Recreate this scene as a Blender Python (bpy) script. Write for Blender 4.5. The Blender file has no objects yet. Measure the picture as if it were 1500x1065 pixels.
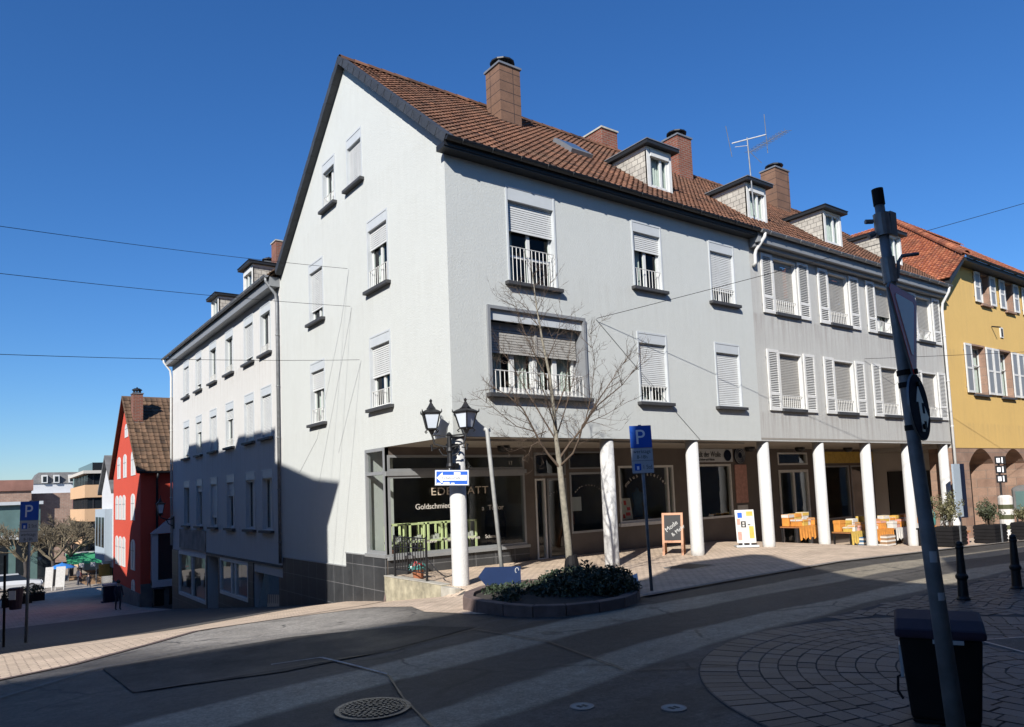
import bpy, bmesh, math, random
from mathutils import Vector, Matrix
rnd = random.Random(7)
R = math.radians
sc = bpy.context.scene
COL = sc.collection
V = Vector

# ------------------------------------------------------------------ materials
MATS = {}
def nodes(name):
    m = bpy.data.materials.new(name); m.use_nodes = True
    nt = m.node_tree
    return m, nt, nt.nodes['Principled BSDF']
def N(nt, t, **k):
    n = nt.nodes.new(t)
    for a, b in k.items():
        if a in n.inputs: n.inputs[a].default_value = b
        else: setattr(n, a, b)
    return n
def coords(nt, scale=(1, 1, 1), kind='Object'):
    tc = N(nt, 'ShaderNodeTexCoord'); mp = N(nt, 'ShaderNodeMapping')
    mp.inputs['Scale'].default_value = scale
    nt.links.new(tc.outputs[kind], mp.inputs[0])
    return mp.outputs[0]
def worldpos(nt, scale=(1, 1, 1)):
    g = N(nt, 'ShaderNodeNewGeometry'); mp = N(nt, 'ShaderNodeMapping')
    mp.inputs['Scale'].default_value = scale
    nt.links.new(g.outputs['Position'], mp.inputs[0])
    return mp.outputs[0]
def noise(nt, vec, scale, detail=4, rough=.55):
    n = N(nt, 'ShaderNodeTexNoise'); n.inputs['Scale'].default_value = scale
    n.inputs['Detail'].default_value = detail; n.inputs['Roughness'].default_value = rough
    nt.links.new(vec, n.inputs['Vector']); return n.outputs['Fac']
def ramp(nt, fac, stops):
    r = N(nt, 'ShaderNodeValToRGB'); e = r.color_ramp.elements
    while len(e) < len(stops): e.new(.5)
    for i, (p, c) in enumerate(stops):
        e[i].position = p; e[i].color = (c[0], c[1], c[2], 1)
    nt.links.new(fac, r.inputs[0]); return r.outputs[0]
def mixc(nt, fac, a, b, mode='MIX'):
    m = N(nt, 'ShaderNodeMix'); m.data_type = 'RGBA'; m.blend_type = mode
    for s, v in ((0, fac), (6, a), (7, b)):
        if hasattr(v, 'links') or hasattr(v, 'is_linked'): nt.links.new(v, m.inputs[s])
        elif s == 0: m.inputs[0].default_value = v
        else: m.inputs[s].default_value = (v[0], v[1], v[2], 1)
    return m.outputs[2]
def bump(nt, bs, h, strength=.3, dist=.02):
    b = N(nt, 'ShaderNodeBump'); b.inputs['Strength'].default_value = strength
    b.inputs['Distance'].default_value = dist
    nt.links.new(h, b.inputs['Height']); nt.links.new(b.outputs[0], bs.inputs['Normal'])
def sc_(c, k): return (c[0]*k, c[1]*k, c[2]*k)

KA = .69      # overall level of the painted and built surfaces
def basic(name, c, rough=.6, metal=0., var=.12, vscale=6., bmp=0., bscale=80., spec=.5):
    if name in MATS: return MATS[name]
    c = sc_(c, KA)
    m, nt, bs = nodes(name)
    p = worldpos(nt)
    f = noise(nt, p, vscale, 5)
    col = ramp(nt, f, [(.25, sc_(c, 1-var)), (.75, sc_(c, 1+var))])
    nt.links.new(col, bs.inputs['Base Color'])
    bs.inputs['Roughness'].default_value = rough; bs.inputs['Metallic'].default_value = metal
    bs.inputs['Specular IOR Level'].default_value = spec
    if bmp: bump(nt, bs, noise(nt, p, bscale, 3), bmp, .01)
    MATS[name] = m; return m

def math_(nt, op, a, b=None, c=None):
    m = N(nt, 'ShaderNodeMath', operation=op)
    for i, v in enumerate((a, b, c)):
        if v is None: continue
        if hasattr(v, 'is_linked'): nt.links.new(v, m.inputs[i])
        else: m.inputs[i].default_value = v
    return m.outputs[0]
def stucco(name, c, stain=.1, streak=0., grain=55., bst=.55, dirt=(.32, .29, .25), under=0.):
    c = sc_(c, KA); dirt = sc_(dirt, KA)
    m, nt, bs = nodes(name)
    p = worldpos(nt)
    big = noise(nt, p, .55, 6, .62)
    col = ramp(nt, big, [(.3, sc_(c, 1-stain)), (.7, sc_(c, 1+stain*.4))])
    mid = noise(nt, p, 5., 5, .7)
    col = mixc(nt, .35, col, ramp(nt, mid, [(.3, sc_(c, .86)), (.7, sc_(c, 1.06))]))
    if streak:
        st = noise(nt, worldpos(nt, (3.2, 3.2, .22)), 1.6, 6, .65)
        fac = ramp(nt, st, [(.5, (0, 0, 0)), (.72, (streak, streak, streak))])
        col = mixc(nt, fac, col, dirt)
    if under:                      # run-off stains below the sills
        sp_ = N(nt, 'ShaderNodeSeparateXYZ'); nt.links.new(p, sp_.inputs[0]); zz = sp_.outputs[2]
        msk = ramp(nt, math_(nt, 'MULTIPLY', math_(nt, 'FRACT', math_(nt, 'DIVIDE', math_(nt, 'SUBTRACT', zz, .82), 2.93)), 1.), [(.55, (0,)*3), (.97, (1,)*3), (1., (0,)*3)])
        s2 = ramp(nt, noise(nt, worldpos(nt, (6., 6., .35)), 1., 5, .7), [(.46, (0,)*3), (.62, (under,)*3)])
        col = mixc(nt, math_(nt, 'MULTIPLY', msk, s2), col, dirt)
    fine = noise(nt, p, grain, 4, .7)
    col = mixc(nt, .4, col, ramp(nt, fine, [(.35, sc_(c, .82)), (.65, sc_(c, 1.08))]))
    nt.links.new(col, bs.inputs['Base Color'])
    bs.inputs['Roughness'].default_value = .92; bs.inputs['Specular IOR Level'].default_value = .2
    h = N(nt, 'ShaderNodeMath', operation='ADD')
    nt.links.new(fine, h.inputs[0]); nt.links.new(noise(nt, p, grain*.35, 3), h.inputs[1])
    bump(nt, bs, h.outputs[0], bst, .02)
    return m

def tiles_mat(name, a, b, dark):
    a, b, dark = sc_(a, .72), sc_(b, .72), sc_(dark, .8)
    m, nt, bs = nodes(name)
    at = N(nt, 'ShaderNodeAttribute'); at.attribute_name = 'tone'
    col = ramp(nt, at.outputs['Fac'], [(0., dark), (.3, a), (.75, b), (1., sc_(b, 1.25))])
    p = worldpos(nt)
    big = noise(nt, p, .9, 6, .65)
    col = mixc(nt, ramp(nt, big, [(.48, (0, 0, 0)), (.72, (.55, .55, .55))]), col, (.07, .05, .035))
    lich = noise(nt, p, 14., 4, .7)
    col = mixc(nt, ramp(nt, lich, [(.6, (0, 0, 0)), (.75, (.35, .35, .35))]), col, (.2, .17, .11))
    nt.links.new(col, bs.inputs['Base Color']); bs.inputs['Roughness'].default_value = .85
    bs.inputs['Specular IOR Level'].default_value = .25
    bump(nt, bs, noise(nt, p, 60., 4), .3, .01)
    return m

def brick_mat(name, c1, c2, mortar, sx=4.5, bw=.5, bh=.25, ms=.015, rough=.85, bst=.4, off=.5, axes='xz', var=.3):
    if axes == 'wall': c1, c2, mortar = sc_(c1, .74), sc_(c2, .74), sc_(mortar, .74)
    m, nt, bs = nodes(name)
    g = N(nt, 'ShaderNodeNewGeometry'); sep = N(nt, 'ShaderNodeSeparateXYZ'); cmb = N(nt, 'ShaderNodeCombineXYZ')
    nt.links.new(g.outputs['Position'], sep.inputs[0])
    if axes == 'wall':            # x+y run along either wall direction
        ad = N(nt, 'ShaderNodeMath', operation='ADD')
        nt.links.new(sep.outputs[0], ad.inputs[0]); nt.links.new(sep.outputs[1], ad.inputs[1])
        nt.links.new(ad.outputs[0], cmb.inputs[0]); nt.links.new(sep.outputs[2], cmb.inputs[1])
    else:
        nt.links.new(sep.outputs[0], cmb.inputs[0]); nt.links.new(sep.outputs[1], cmb.inputs[1])
    bt = N(nt, 'ShaderNodeTexBrick'); bt.offset = off
    bt.inputs['Scale'].default_value = sx; bt.inputs['Brick Width'].default_value = bw
    bt.inputs['Row Height'].default_value = bh; bt.inputs['Mortar Size'].default_value = ms
    bt.inputs['Color1'].default_value = (*c1, 1); bt.inputs['Color2'].default_value = (*c2, 1)
    bt.inputs['Mortar'].default_value = (*mortar, 1); bt.inputs['Bias'].default_value = 0.
    nt.links.new(cmb.outputs[0], bt.inputs['Vector'])
    p = worldpos(nt)
    f = noise(nt, p, 1.7, 6, .65)
    col = mixc(nt, 1., bt.outputs['Color'], ramp(nt, f, [(.3, (1-var,)*3), (.7, (1+var*.3,)*3)]), 'MULTIPLY')
    f2 = noise(nt, p, 25., 4, .7)
    col = mixc(nt, .5, col, mixc(nt, 1., col, ramp(nt, f2, [(.3, (.7,)*3), (.7, (1.15,)*3)]), 'MULTIPLY'))
    nt.links.new(col, bs.inputs['Base Color']); bs.inputs['Roughness'].default_value = rough
    inv = N(nt, 'ShaderNodeMath', operation='SUBTRACT'); inv.inputs[0].default_value = 1.
    nt.links.new(bt.outputs['Fac'], inv.inputs[1])
    ad2 = N(nt, 'ShaderNodeMath', operation='MULTIPLY_ADD'); ad2.inputs[1].default_value = .3
    nt.links.new(f2, ad2.inputs[0]); nt.links.new(inv.outputs[0], ad2.inputs[2])
    bump(nt, bs, ad2.outputs[0], bst, .012)
    return m

def asphalt(name, c, patch=.25, rough=.62, bands=False):
    m, nt, bs = nodes(name)
    p = worldpos(nt)
    big = noise(nt, p, .35, 7, .6)
    col = ramp(nt, big, [(.3, sc_(c, 1-patch)), (.7, sc_(c, 1+patch))])
    md = noise(nt, p, 7., 7, .78)
    rgh = None
    if bands:
        sep = N(nt, 'ShaderNodeSeparateXYZ'); nt.links.new(p, sep.inputs[0]); x, y = sep.outputs[0], sep.outputs[1]
        wob = math_(nt, 'SUBTRACT', noise(nt, worldpos(nt, (.35, 1., 1.)), .9, 5, .6), .5)
        yy = math_(nt, 'MULTIPLY_ADD', wob, .5, y)
        # two worn strips along the main street (bending a little at the corner)
        bend = math_(nt, 'MULTIPLY', math_(nt, 'MINIMUM', math_(nt, 'ADD', x, 1.0), 0.), .2)
        def strip_mask(yc, hw, soft):
            d = math_(nt, 'ABSOLUTE', math_(nt, 'SUBTRACT', math_(nt, 'SUBTRACT', yy, bend), yc))
            mr = N(nt, 'ShaderNodeMapRange'); mr.interpolation_type = 'SMOOTHSTEP'
            mr.inputs['From Min'].default_value = hw+soft; mr.inputs['From Max'].default_value = hw-soft
            nt.links.new(d, mr.inputs['Value']); return mr.outputs[0]
        wear = ramp(nt, noise(nt, worldpos(nt, (.22, .9, 1)), .7, 6, .65), [(.3, (.55,)*3), (.62, (1,)*3)])
        mk = math_(nt, 'MAXIMUM', strip_mask(-5.27, .40, .07), strip_mask(-6.98, .31, .06))
        mk = math_(nt, 'MULTIPLY', mk, wear)
        mk = math_(nt, 'MULTIPLY', mk, ramp(nt, x, [(0, (1,)*3), (1, (1,)*3)]))
        col = mixc(nt, mk, col, (.29, .25, .185))
        # dusty pale streaks and pale stains, sunlit brightness painted in, where the side street meets the main street
        st = ramp(nt, noise(nt, worldpos(nt, (.3, 1.3, 1)), .55, 7, .7), [(.52, (0,)*3), (.72, (.75,)*3)])
        col = mixc(nt, st, col, (.13, .12, .11))
        dst = N(nt, 'ShaderNodeVectorMath', operation='DISTANCE'); nt.links.new(p, dst.inputs[0]); dst.inputs[1].default_value = (-4.0, -.9, -.4)
        mr = N(nt, 'ShaderNodeMapRange'); mr.interpolation_type = 'SMOOTHSTEP'; mr.inputs['From Min'].default_value = 3.2; mr.inputs['From Max'].default_value = 1.2; nt.links.new(dst.outputs['Value'], mr.inputs['Value'])
        zone = math_(nt, 'MULTIPLY', mr.outputs[0], ramp(nt, noise(nt, p, .9, 7, .7), [(.3, (.5,)*3), (.6, (1,)*3)]))
        col = mixc(nt, zone, col, (.30, .275, .24))
        # cracks and bitumen seams
        vo = N(nt, 'ShaderNodeTexVoronoi', feature='DISTANCE_TO_EDGE'); vo.inputs['Scale'].default_value = .42
        wp = N(nt, 'ShaderNodeVectorMath', operation='MULTIPLY_ADD'); nn = N(nt, 'ShaderNodeTexNoise'); nn.inputs['Scale'].default_value = 1.4; nn.inputs['Detail'].default_value = 6
        nt.links.new(p, nn.inputs['Vector']); nt.links.new(nn.outputs['Color'], wp.inputs[0]); wp.inputs[1].default_value = (.7, .7, 0); nt.links.new(p, wp.inputs[2]); nt.links.new(wp.outputs[0], vo.inputs['Vector'])
        ck = ramp(nt, vo.outputs['Distance'], [(.0, (.8,)*3), (.006, (.6,)*3), (.012, (0,)*3)])
        ck = math_(nt, 'MULTIPLY', ck, ramp(nt, noise(nt, p, .6, 3), [(.48, (0,)*3), (.56, (1,)*3)]))
        col = mixc(nt, ck, col, (.02, .02, .02))
        rgh = math_(nt, 'SUBTRACT', rough, math_(nt, 'MULTIPLY', mk, .1))
    fine = noise(nt, p, 70., 4, .85)
    col = mixc(nt, 1., col, ramp(nt, fine, [(.3, (.5,)*3), (.7, (1.5,)*3)]), 'MULTIPLY')
    col = mixc(nt, 1., col, ramp(nt, md, [(.3, (.68,)*3), (.7, (1.32,)*3)]), 'MULTIPLY')
    mf = noise(nt, p, 24., 5, .8)
    col = mixc(nt, 1., col, ramp(nt, mf, [(.32, (.62,)*3), (.68, (1.38,)*3)]), 'MULTIPLY')
    spot = noise(nt, p, 2.6, 3, .5)
    col = mixc(nt, ramp(nt, spot, [(.64, (0,)*3), (.72, (.55,)*3)]), col, sc_(c, .45))
    nt.links.new(col, bs.inputs['Base Color'])
    if rgh is None: rgh = ramp(nt, noise(nt, p, 1.2, 5), [(.3, (rough-.12,)*3), (.7, (rough+.15,)*3)])
    nt.links.new(rgh, bs.inputs['Roughness'])
    bs.inputs['Specular IOR Level'].default_value = .2
    bump(nt, bs, math_(nt, 'MULTIPLY_ADD', md, .6, fine), .5, .012)
    return m

def glass_mat(name, tint=(.75, .82, .8), rough=.02, ior=1.5, trans=1.):
    m, nt, bs = nodes(name)
    out = nt.nodes['Material Output']; nt.nodes.remove(bs)
    fr = N(nt, 'ShaderNodeFresnel'); ge = N(nt, 'ShaderNodeNewGeometry')      # thin pane: the same from both sides
    mr = N(nt, 'ShaderNodeMapRange'); mr.inputs['To Min'].default_value = ior; mr.inputs['To Max'].default_value = 1/ior
    nt.links.new(ge.outputs['Backfacing'], mr.inputs['Value']); nt.links.new(mr.outputs[0], fr.inputs['IOR'])
    gl = N(nt, 'ShaderNodeBsdfGlossy'); gl.inputs['Roughness'].default_value = rough
    gl.inputs['Color'].default_value = (.95, .97, 1, 1)
    tr = N(nt, 'ShaderNodeBsdfTransparent'); tr.inputs['Color'].default_value = (*sc_(tint, trans), 1)
    mx = N(nt, 'ShaderNodeMixShader')
    h = noise(nt, worldpos(nt), .8, 2)
    bp = N(nt, 'ShaderNodeBump'); bp.inputs['Strength'].default_value = .06; bp.inputs['Distance'].default_value = .05
    nt.links.new(h, bp.inputs['Height']); nt.links.new(bp.outputs[0], gl.inputs['Normal'])
    nt.links.new(fr.outputs[0], mx.inputs[0]); nt.links.new(tr.outputs[0], mx.inputs[1]); nt.links.new(gl.outputs[0], mx.inputs[2])
    nt.links.new(mx.outputs[0], out.inputs[0])
    return m

M = {}
M['stucco'] = stucco('white_render', (.68, .70, .668), .08, .2, 65, .32, dirt=(.5, .49, .45), under=.28)
M['stucco_grey'] = stucco('grey_render', (.62, .615, .58), .1, .55, 65, .4, dirt=(.36, .32, .29), under=.9)
M['stucco_wing'] = stucco('old_white_render', (.74, .73, .70), .1, .22, 60, .4, dirt=(.46, .41, .35), under=.6)
M['red'] = stucco('red_render', (.68, .10, .06), .1, .08, 60, .25, dirt=(.35, .05, .04))
M['yellow'] = stucco('yellow_render', (.86, .57, .20), .1, .35, 50, .4, dirt=(.55, .38, .17), under=.6)
M['white_house'] = stucco('chalk_render', (.72, .73, .74), .08)
M['pale_blue'] = stucco('pale_blue_render', (.45, .53, .6), .08)
M['orange'] = stucco('apricot_render', (.75, .48, .28), .08)
M['plain_wall'] = stucco('beige_render', (.66, .62, .55), .1)
M['tile'] = tiles_mat('clay_tile', (.135, .066, .042), (.235, .112, .066), (.05, .03, .023))
M['tile_red'] = tiles_mat('red_clay_tile', (.36, .11, .055), (.46, .17, .085), (.22, .07, .04))
M['tile_brown'] = tiles_mat('brown_tile', (.12, .075, .045), (.19, .115, .07), (.06, .04, .028))
M['slate'] = brick_mat('slate_cladding', (.040, .046, .056), (.05, .056, .066), (.02, .022, .026), 1., .34, .34, .008, .6, .3, 0, 'wall')
M['brick'] = brick_mat('red_brick', (.30, .085, .045), (.22, .06, .035), (.25, .2, .16), 1., .26, .085, .012, .85, .5, .5, 'wall')
M['chim_brown'] = brick_mat('brown_chimney_cladding', (.23, .125, .075), (.21, .115, .07), (.06, .035, .025), 1., .9, .3, .012, .7, .3, .0, 'wall')
M['shingle'] = brick_mat('pale_shingle', (.62, .58, .5), (.52, .48, .42), (.25, .23, .2), 1., .22, .16, .01, .8, .6, .5, 'wall')
M['sandstone'] = brick_mat('pink_sandstone', (.42, .27, .19), (.33, .2, .14), (.3, .22, .17), 1., .75, .36, .014, .9, .5, .5, 'wall', .3)
M['stonebase'] = brick_mat('dark_stone_cladding', (.05, .052, .055), (.066, .068, .07), (.2, .2, .2), 1., .62, .56, .009, .45, .3, 0, 'wall', .35)
M['pavers'] = brick_mat('red_pavers', (.66, .51, .375), (.56, .44, .32), (.28, .21, .16), 1., .2, .1, .009, .85, .5, .5, 'xy', .3)
M['slabs'] = brick_mat('grey_slabs', (.34, .29, .235), (.29, .25, .2), (.15, .13, .11), 1., .4, .4, .01, .85, .3, .5, 'xy', .3)
M['lane'] = brick_mat('shade_toned_lane_paving', (.115, .098, .082), (.095, .082, .07), (.05, .045, .04), 1., .2, .1, .009, .85, .5, .5, 'xy', .35)  # darker copy of the paving; the lane's shade is put into its colour
M['setts'] = basic('granite_setts', (.075, .07, .07), .55, 0, .45, 9., .5, 60.)
M['joint'] = basic('sett_joint_sand', (.075, .068, .064), .95)
M['asphalt'] = asphalt('asphalt', (.058, .053, .047), .25, .6, True)
M['asphalt_dark'] = asphalt('asphalt_patch', (.036, .033, .030), .2)
M['asphalt_pale'] = asphalt('worn_asphalt', (.27, .25, .22), .2, .55)
M['concrete_strip'] = asphalt('concrete_strip', (.2, .185, .15), .3, .5)
M['seam'] = basic('bitumen_seam', (.02, .02, .022), .5)
M['marking'] = basic('road_paint', (.45, .44, .42), .7, 0, .5, 18.)
M['kerb'] = basic('granite_kerb', (.27, .24, .21), .8, 0, .25, 8., .4, 50.)
M['kerb_red'] = basic('sandstone_kerb', (.17, .12, .105), .85, 0, .3, 6., .5, 40.)
M['plinth'] = basic('stone_plinth', (.5, .47, .4), .85, 0, .3, 4., .4, 40.)
M['mossy'] = basic('mossy_stone', (.42, .38, .27), .95, 0, .45, 5., .7, 30.)
M['white'] = basic('white_paint', (.78, .78, .75), .45, 0, .05, 5.)
M['white_old'] = basic('weathered_white_paint', (.80, .79, .75), .6, 0, .1, 7., .1, 30.)
M['column'] = stucco('white_column_paint', (.74, .73, .70), .12, .5, 30, .45, dirt=(.42, .39, .34))
M['shutter'] = basic('grey_roller_slats', (.74, .75, .73), .5, 0, .06, 4.)
M['shutter_beige'] = basic('beige_roller_slats', (.45, .43, .39), .6, 0, .08, 4.)
M['casing'] = basic('pale_grey_casing', (.62, .65, .66), .45, 0, .05, 4.)
M['casing_dark'] = basic('grey_frame', (.27, .28, .29), .45, 0, .06, 4.)
M['alu'] = basic('aluminium_frame', (.42, .43, .43), .38, .3, .08, 4.)
M['sill'] = basic('dark_stone_sill', (.06, .06, .062), .6, 0, .2, 8.)
M['zinc'] = basic('zinc', (.33, .34, .35), .45, .5, .15, 5.)
M['darkmetal'] = basic('dark_sheet_metal', (.025, .027, .03), .5, .2, .15, 5.)
M['iron'] = basic('black_cast_iron', (.018, .018, .02), .5, .3, .3, 20.)
M['black'] = basic('black_plastic', (.012, .011, .012), .7, 0, .3, 6., spec=.2)
M['binlid'] = basic('faded_purple_black_plastic', (.045, .025, .040), .65, 0, .3, 6., spec=.2)
M['galv'] = basic('galvanised_steel', (.3, .31, .32), .5, .5, .25, 9.)
M['pole_paint'] = basic('grey_pole_paint', (.24, .26, .28), .55, .2, .3, 7.)
M['polepale'] = basic('pale_pole', (.5, .5, .47), .6, .1, .2, 7.)
M['blue'] = basic('sign_blue', (.016, .13, .65), .4, 0, .05)
M['navy'] = basic('back_of_sign_navy', (.012, .019, .045), .8, 0, .1, spec=.08)
M['signwhite'] = basic('sign_white', (1.15, 1.17, 1.2), .4, 0, .04)
M['signgrey'] = basic('sign_plate_white', (.6, .62, .64), .4, 0, .06)
M['signred'] = basic('sign_red', (.85, .03, .04), .4, 0, .08)
M['ink'] = basic('black_ink', (.02, .02, .022), .6)
M['column2'] = None
M['soffit'] = basic('soffit_boards', (.35, .32, .28), .8, 0, .1, 3.)
M['dark'] = basic('dark_interior', (.02, .02, .02), .9)  # near-black colour standing in for the darkness of unlit rooms and recesses
M['interior'] = basic('shop_interior', (.24, .22, .19), .9, 0, .3, 1.2)
M['glass'] = glass_mat('window_glass', ior=1.28)
M['shopglass'] = glass_mat('shop_glass', (.78, .82, .80), .012, 1.55)
M['lampglass'] = basic('milky_lamp_glass', (.74, .80, .88), .25, 0, .04)
M['curtain'] = basic('net_curtain', (.72, .71, .66), .9, 0, .1, 9.)
M['bark'] = basic('pale_bark', (.29, .26, .2), .9, 0, .35, 14., .6, 40.)
M['twig'] = basic('twig_bark', (.11, .075, .05), .9, 0, .4, 8.)
M['bark_dark'] = basic('dark_bark', (.06, .05, .045), .9, 0, .3, 8.)
M['leaf'] = basic('evergreen_leaf', (.03, .052, .022), .6, 0, .5, 20.)
M['leaf2'] = basic('box_leaf', (.045, .06, .03), .6, 0, .5, 20.)
M['soil'] = basic('soil', (.045, .035, .027), .95, 0, .4, 10., .6, 30.)
M['wood'] = basic('orange_wood', (.50, .21, .085), .5, 0, .2, 12.)
M['board'] = basic('chalkboard', (.018, .018, .02), .7, 0, .2, 6.)
M['chalk'] = basic('chalk', (.6, .6, .58), .9)
M['gold'] = basic('gold_letters', (.85, .72, .55), .4, .2)
M['cream_letters'] = basic('cream_letters', (.75, .7, .62), .5)
M['lime'] = basic('lime_painted_wood', (1.0, 1.08, .55), .5, 0, .1)
M['awning'] = basic('green_awning', (.04, .32, .14), .8, 0, .1)
M['parasol'] = basic('blue_parasol', (.03, .22, .62), .8, 0, .1)
M['teal'] = basic('teal_glaze', (.10, .33, .30), .3, 0, .15)
M['tealglass'] = basic('teal_glass_wall', (.13, .21, .20), .25, 0, .3, .5)
M['orange_cloth'] = basic('orange_cloth', (.75, .30, .05), .85, 0, .2, 9.)
M['yellow_cloth'] = basic('mustard_cloth', (.72, .48, .10), .85, 0, .2, 9.)
M['pink_cloth'] = basic('rose_cloth', (.62, .33, .27), .85, 0, .25, 9.)
M['white_cloth'] = basic('white_cloth', (.74, .71, .66), .85, 0, .12, 9.)
M['blue_cloth'] = basic('blue_cloth', (.06, .16, .30), .85, 0, .2, 9.)
M['brown_box'] = basic('brown_cardboard', (.36, .22, .12), .85, 0, .2, 9.)
M['skin'] = basic('skin', (.5, .32, .24), .6)
M['cloth_dark'] = basic('dark_cloth', (.04, .04, .055), .9, 0, .3, 9.)
M['cloth_red'] = basic('rust_cloth', (.35, .09, .06), .9, 0, .3, 9.)
M['cloth_light'] = basic('light_cloth', (.6, .55, .52), .9, 0, .2, 9.)
M['hair'] = basic('brown_hair', (.05, .03, .02), .8)
M['carpaint'] = basic('dark_car_paint', (.025, .03, .04), .22, .2, .05)
M['carwhite'] = basic('white_car_paint', (.72, .73, .74), .25, 0, .04)
M['carglass'] = basic('car_glass', (.02, .025, .03), .08)
M['rubber'] = basic('rubber', (.02, .02, .02), .85)
M['terracotta'] = basic('terracotta', (.42, .15, .07), .8)
M['stain'] = basic('weathered_sign_board', (.33, .30, .27), .85, 0, .45, 1.6)
M['roofgrey'] = basic('grey_roofing', (.16, .155, .15), .85, 0, .3, 2.)
M['pinkroof'] = basic('faded_red_roofing', (.30, .15, .115), .9, 0, .25, .8)
M['pinkbrick'] = brick_mat('pink_brick', (.43, .27, .2), (.38, .23, .17), (.4, .32, .26), 1., .6, .2, .03, .9, .2, .5, 'wall')
M['hill'] = basic('wooded_hill', (.07, .08, .05), .95, 0, .4, .05)

# ------------------------------------------------------------------ mesh builder
class MB:
    def __init__(s):
        s.v = []; s.f = []; s.mi = []; s.t = []; s.m = Matrix.Identity(4); s.cur = 0; s.tone = .5
    def P(s, p): s.v.append(s.m @ V(p)); return len(s.v)-1
    def face(s, idx): s.f.append(tuple(idx)); s.mi.append(s.cur); s.t.append(s.tone)
    def poly(s, pts): s.face([s.P(p) for p in pts])
    def box(s, a, b):
        x0, y0, z0 = a; x1, y1, z1 = b
        i = [s.P(p) for p in ((x0, y0, z0), (x1, y0, z0), (x1, y1, z0), (x0, y1, z0), (x0, y0, z1), (x1, y0, z1), (x1, y1, z1), (x0, y1, z1))]
        for q in ((0, 3, 2, 1), (4, 5, 6, 7), (0, 1, 5, 4), (1, 2, 6, 5), (2, 3, 7, 6), (3, 0, 4, 7)): s.face([i[k] for k in q])
    def prism(s, pts, d):
        """closed polygon pts (3D) extruded by vector d"""
        d = V(d); a = [s.P(p) for p in pts]; b = [s.P(V(p)+d) for p in pts]; n = len(pts)
        s.face(a[::-1]); s.face(b)
        for k in range(n): s.face((a[k], a[(k+1) % n], b[(k+1) % n], b[k]))
    def tube(s, path, r, n=6, cap=True):
        path = [V(p) for p in path]; L = len(path)
        rr = r if isinstance(r, (list, tuple)) else [r]*L
        rings = []; up = None
        for k in range(L):
            t = (path[min(k+1, L-1)]-path[max(k-1, 0)])
            if t.length < 1e-9: t = V((0, 0, 1))
            t.normalize()
            if up is None:
                up = V((1, 0, 0)) if abs(t.z) > .9 else V((0, 0, 1))
            e1 = up - t*up.dot(t)
            if e1.length < 1e-6: e1 = t.orthogonal()
            e1.normalize(); e2 = t.cross(e1); up = e1
            rings.append([s.P(path[k]+(e1*math.cos(2*math.pi*j/n)+e2*math.sin(2*math.pi*j/n))*rr[k]) for j in range(n)])
        for k in range(L-1):
            for j in range(n): s.face((rings[k][j], rings[k][(j+1) % n], rings[k+1][(j+1) % n], rings[k+1][j]))
        if cap: s.face(rings[0][::-1]); s.face(rings[-1])
    def lathe(s, prof, c=(0, 0, 0), n=16, rot=0.):
        c = V(c); rings = []
        for r, z in prof: rings.append([s.P(c+V((r*math.cos(rot+2*math.pi*j/n), r*math.sin(rot+2*math.pi*j/n), z))) for j in range(n)])
        for k in range(len(prof)-1):
            for j in range(n): s.face((rings[k][j], rings[k][(j+1) % n], rings[k+1][(j+1) % n], rings[k+1][j]))
        s.face(rings[0][::-1]); s.face(rings[-1])
    def build(s, name, mats, parent=None, smooth=False, bevel=0., loc=None, fixn=True, kind=None):
        mats = mats if isinstance(mats, (list, tuple)) else [mats]
        me = bpy.data.meshes.new(name)
        if parent is not None: off = wloc(parent)
        elif loc is not None: off = V(loc)
        else: off = V((0, 0, 0))
        me.from_pydata([tuple(p-off) for p in s.v], [], s.f)
        for m in mats: me.materials.append(m)
        me.polygons.foreach_set('material_index', s.mi)
        if any(abs(t-.5) > 1e-6 for t in s.t):
            at = me.attributes.new('tone', 'FLOAT', 'FACE'); at.data.foreach_set('value', s.t)
        if fixn or bevel:
            bm = bmesh.new(); bm.from_mesh(me)
            if fixn: bmesh.ops.recalc_face_normals(bm, faces=bm.faces)
            if bevel: bmesh.ops.bevel(bm, geom=[e for e in bm.edges if len(e.link_faces) == 2 and e.calc_face_angle(0) > .5], offset=bevel, segments=2, affect='EDGES', profile=.6)
            bm.to_mesh(me); bm.free()
        if smooth: me.polygons.foreach_set('use_smooth', [True]*len(me.polygons))
        me.update()
        o = bpy.data.objects.new(name, me); COL.objects.link(o)
        if parent is not None: o.parent = parent
        else: o.location = off
        if kind: o['kind'] = kind
        return o
def wloc(o):
    p = V((0, 0, 0))
    while o is not None: p += o.location; o = o.parent
    return p
def thing(name, label, cat, loc=(0, 0, 0), group=None):
    o = bpy.data.objects.new(name, None); COL.objects.link(o); o.location = loc; o.empty_display_size = .2
    o['label'] = label; o['category'] = cat
    if group: o['group'] = group
    return o
def tag(o, label, cat, group=None):
    o['label'] = label; o['category'] = cat
    if group: o['group'] = group
    return o
def dup(root, loc, label, rotz=0.):
    def cp(o, par):
        c = o.copy(); COL.objects.link(c)
        if par: c.parent = par
        for ch in list(o.children): cp(ch, c)
        return c
    r = cp(root, None); r.location = loc; r.rotation_euler = (0, 0, rotz); r['label'] = label
    return r
def frame(o, ux, n):
    """wall frame: (a along wall, b up, c outward)"""
    ux = V(ux).normalized(); n = V(n).normalized(); o = V(o)
    return Matrix(((ux.x, 0, n.x, o.x), (ux.y, 0, n.y, o.y), (ux.z, 1, n.z, o.z), (0, 0, 0, 1)))
FRONT = frame((0, 0, 0), (1, 0, 0), (0, -1, 0))      # a = x
GABLE = frame((0, 0, 0), (0, 1, 0), (-1, 0, 0))      # a = y
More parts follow.
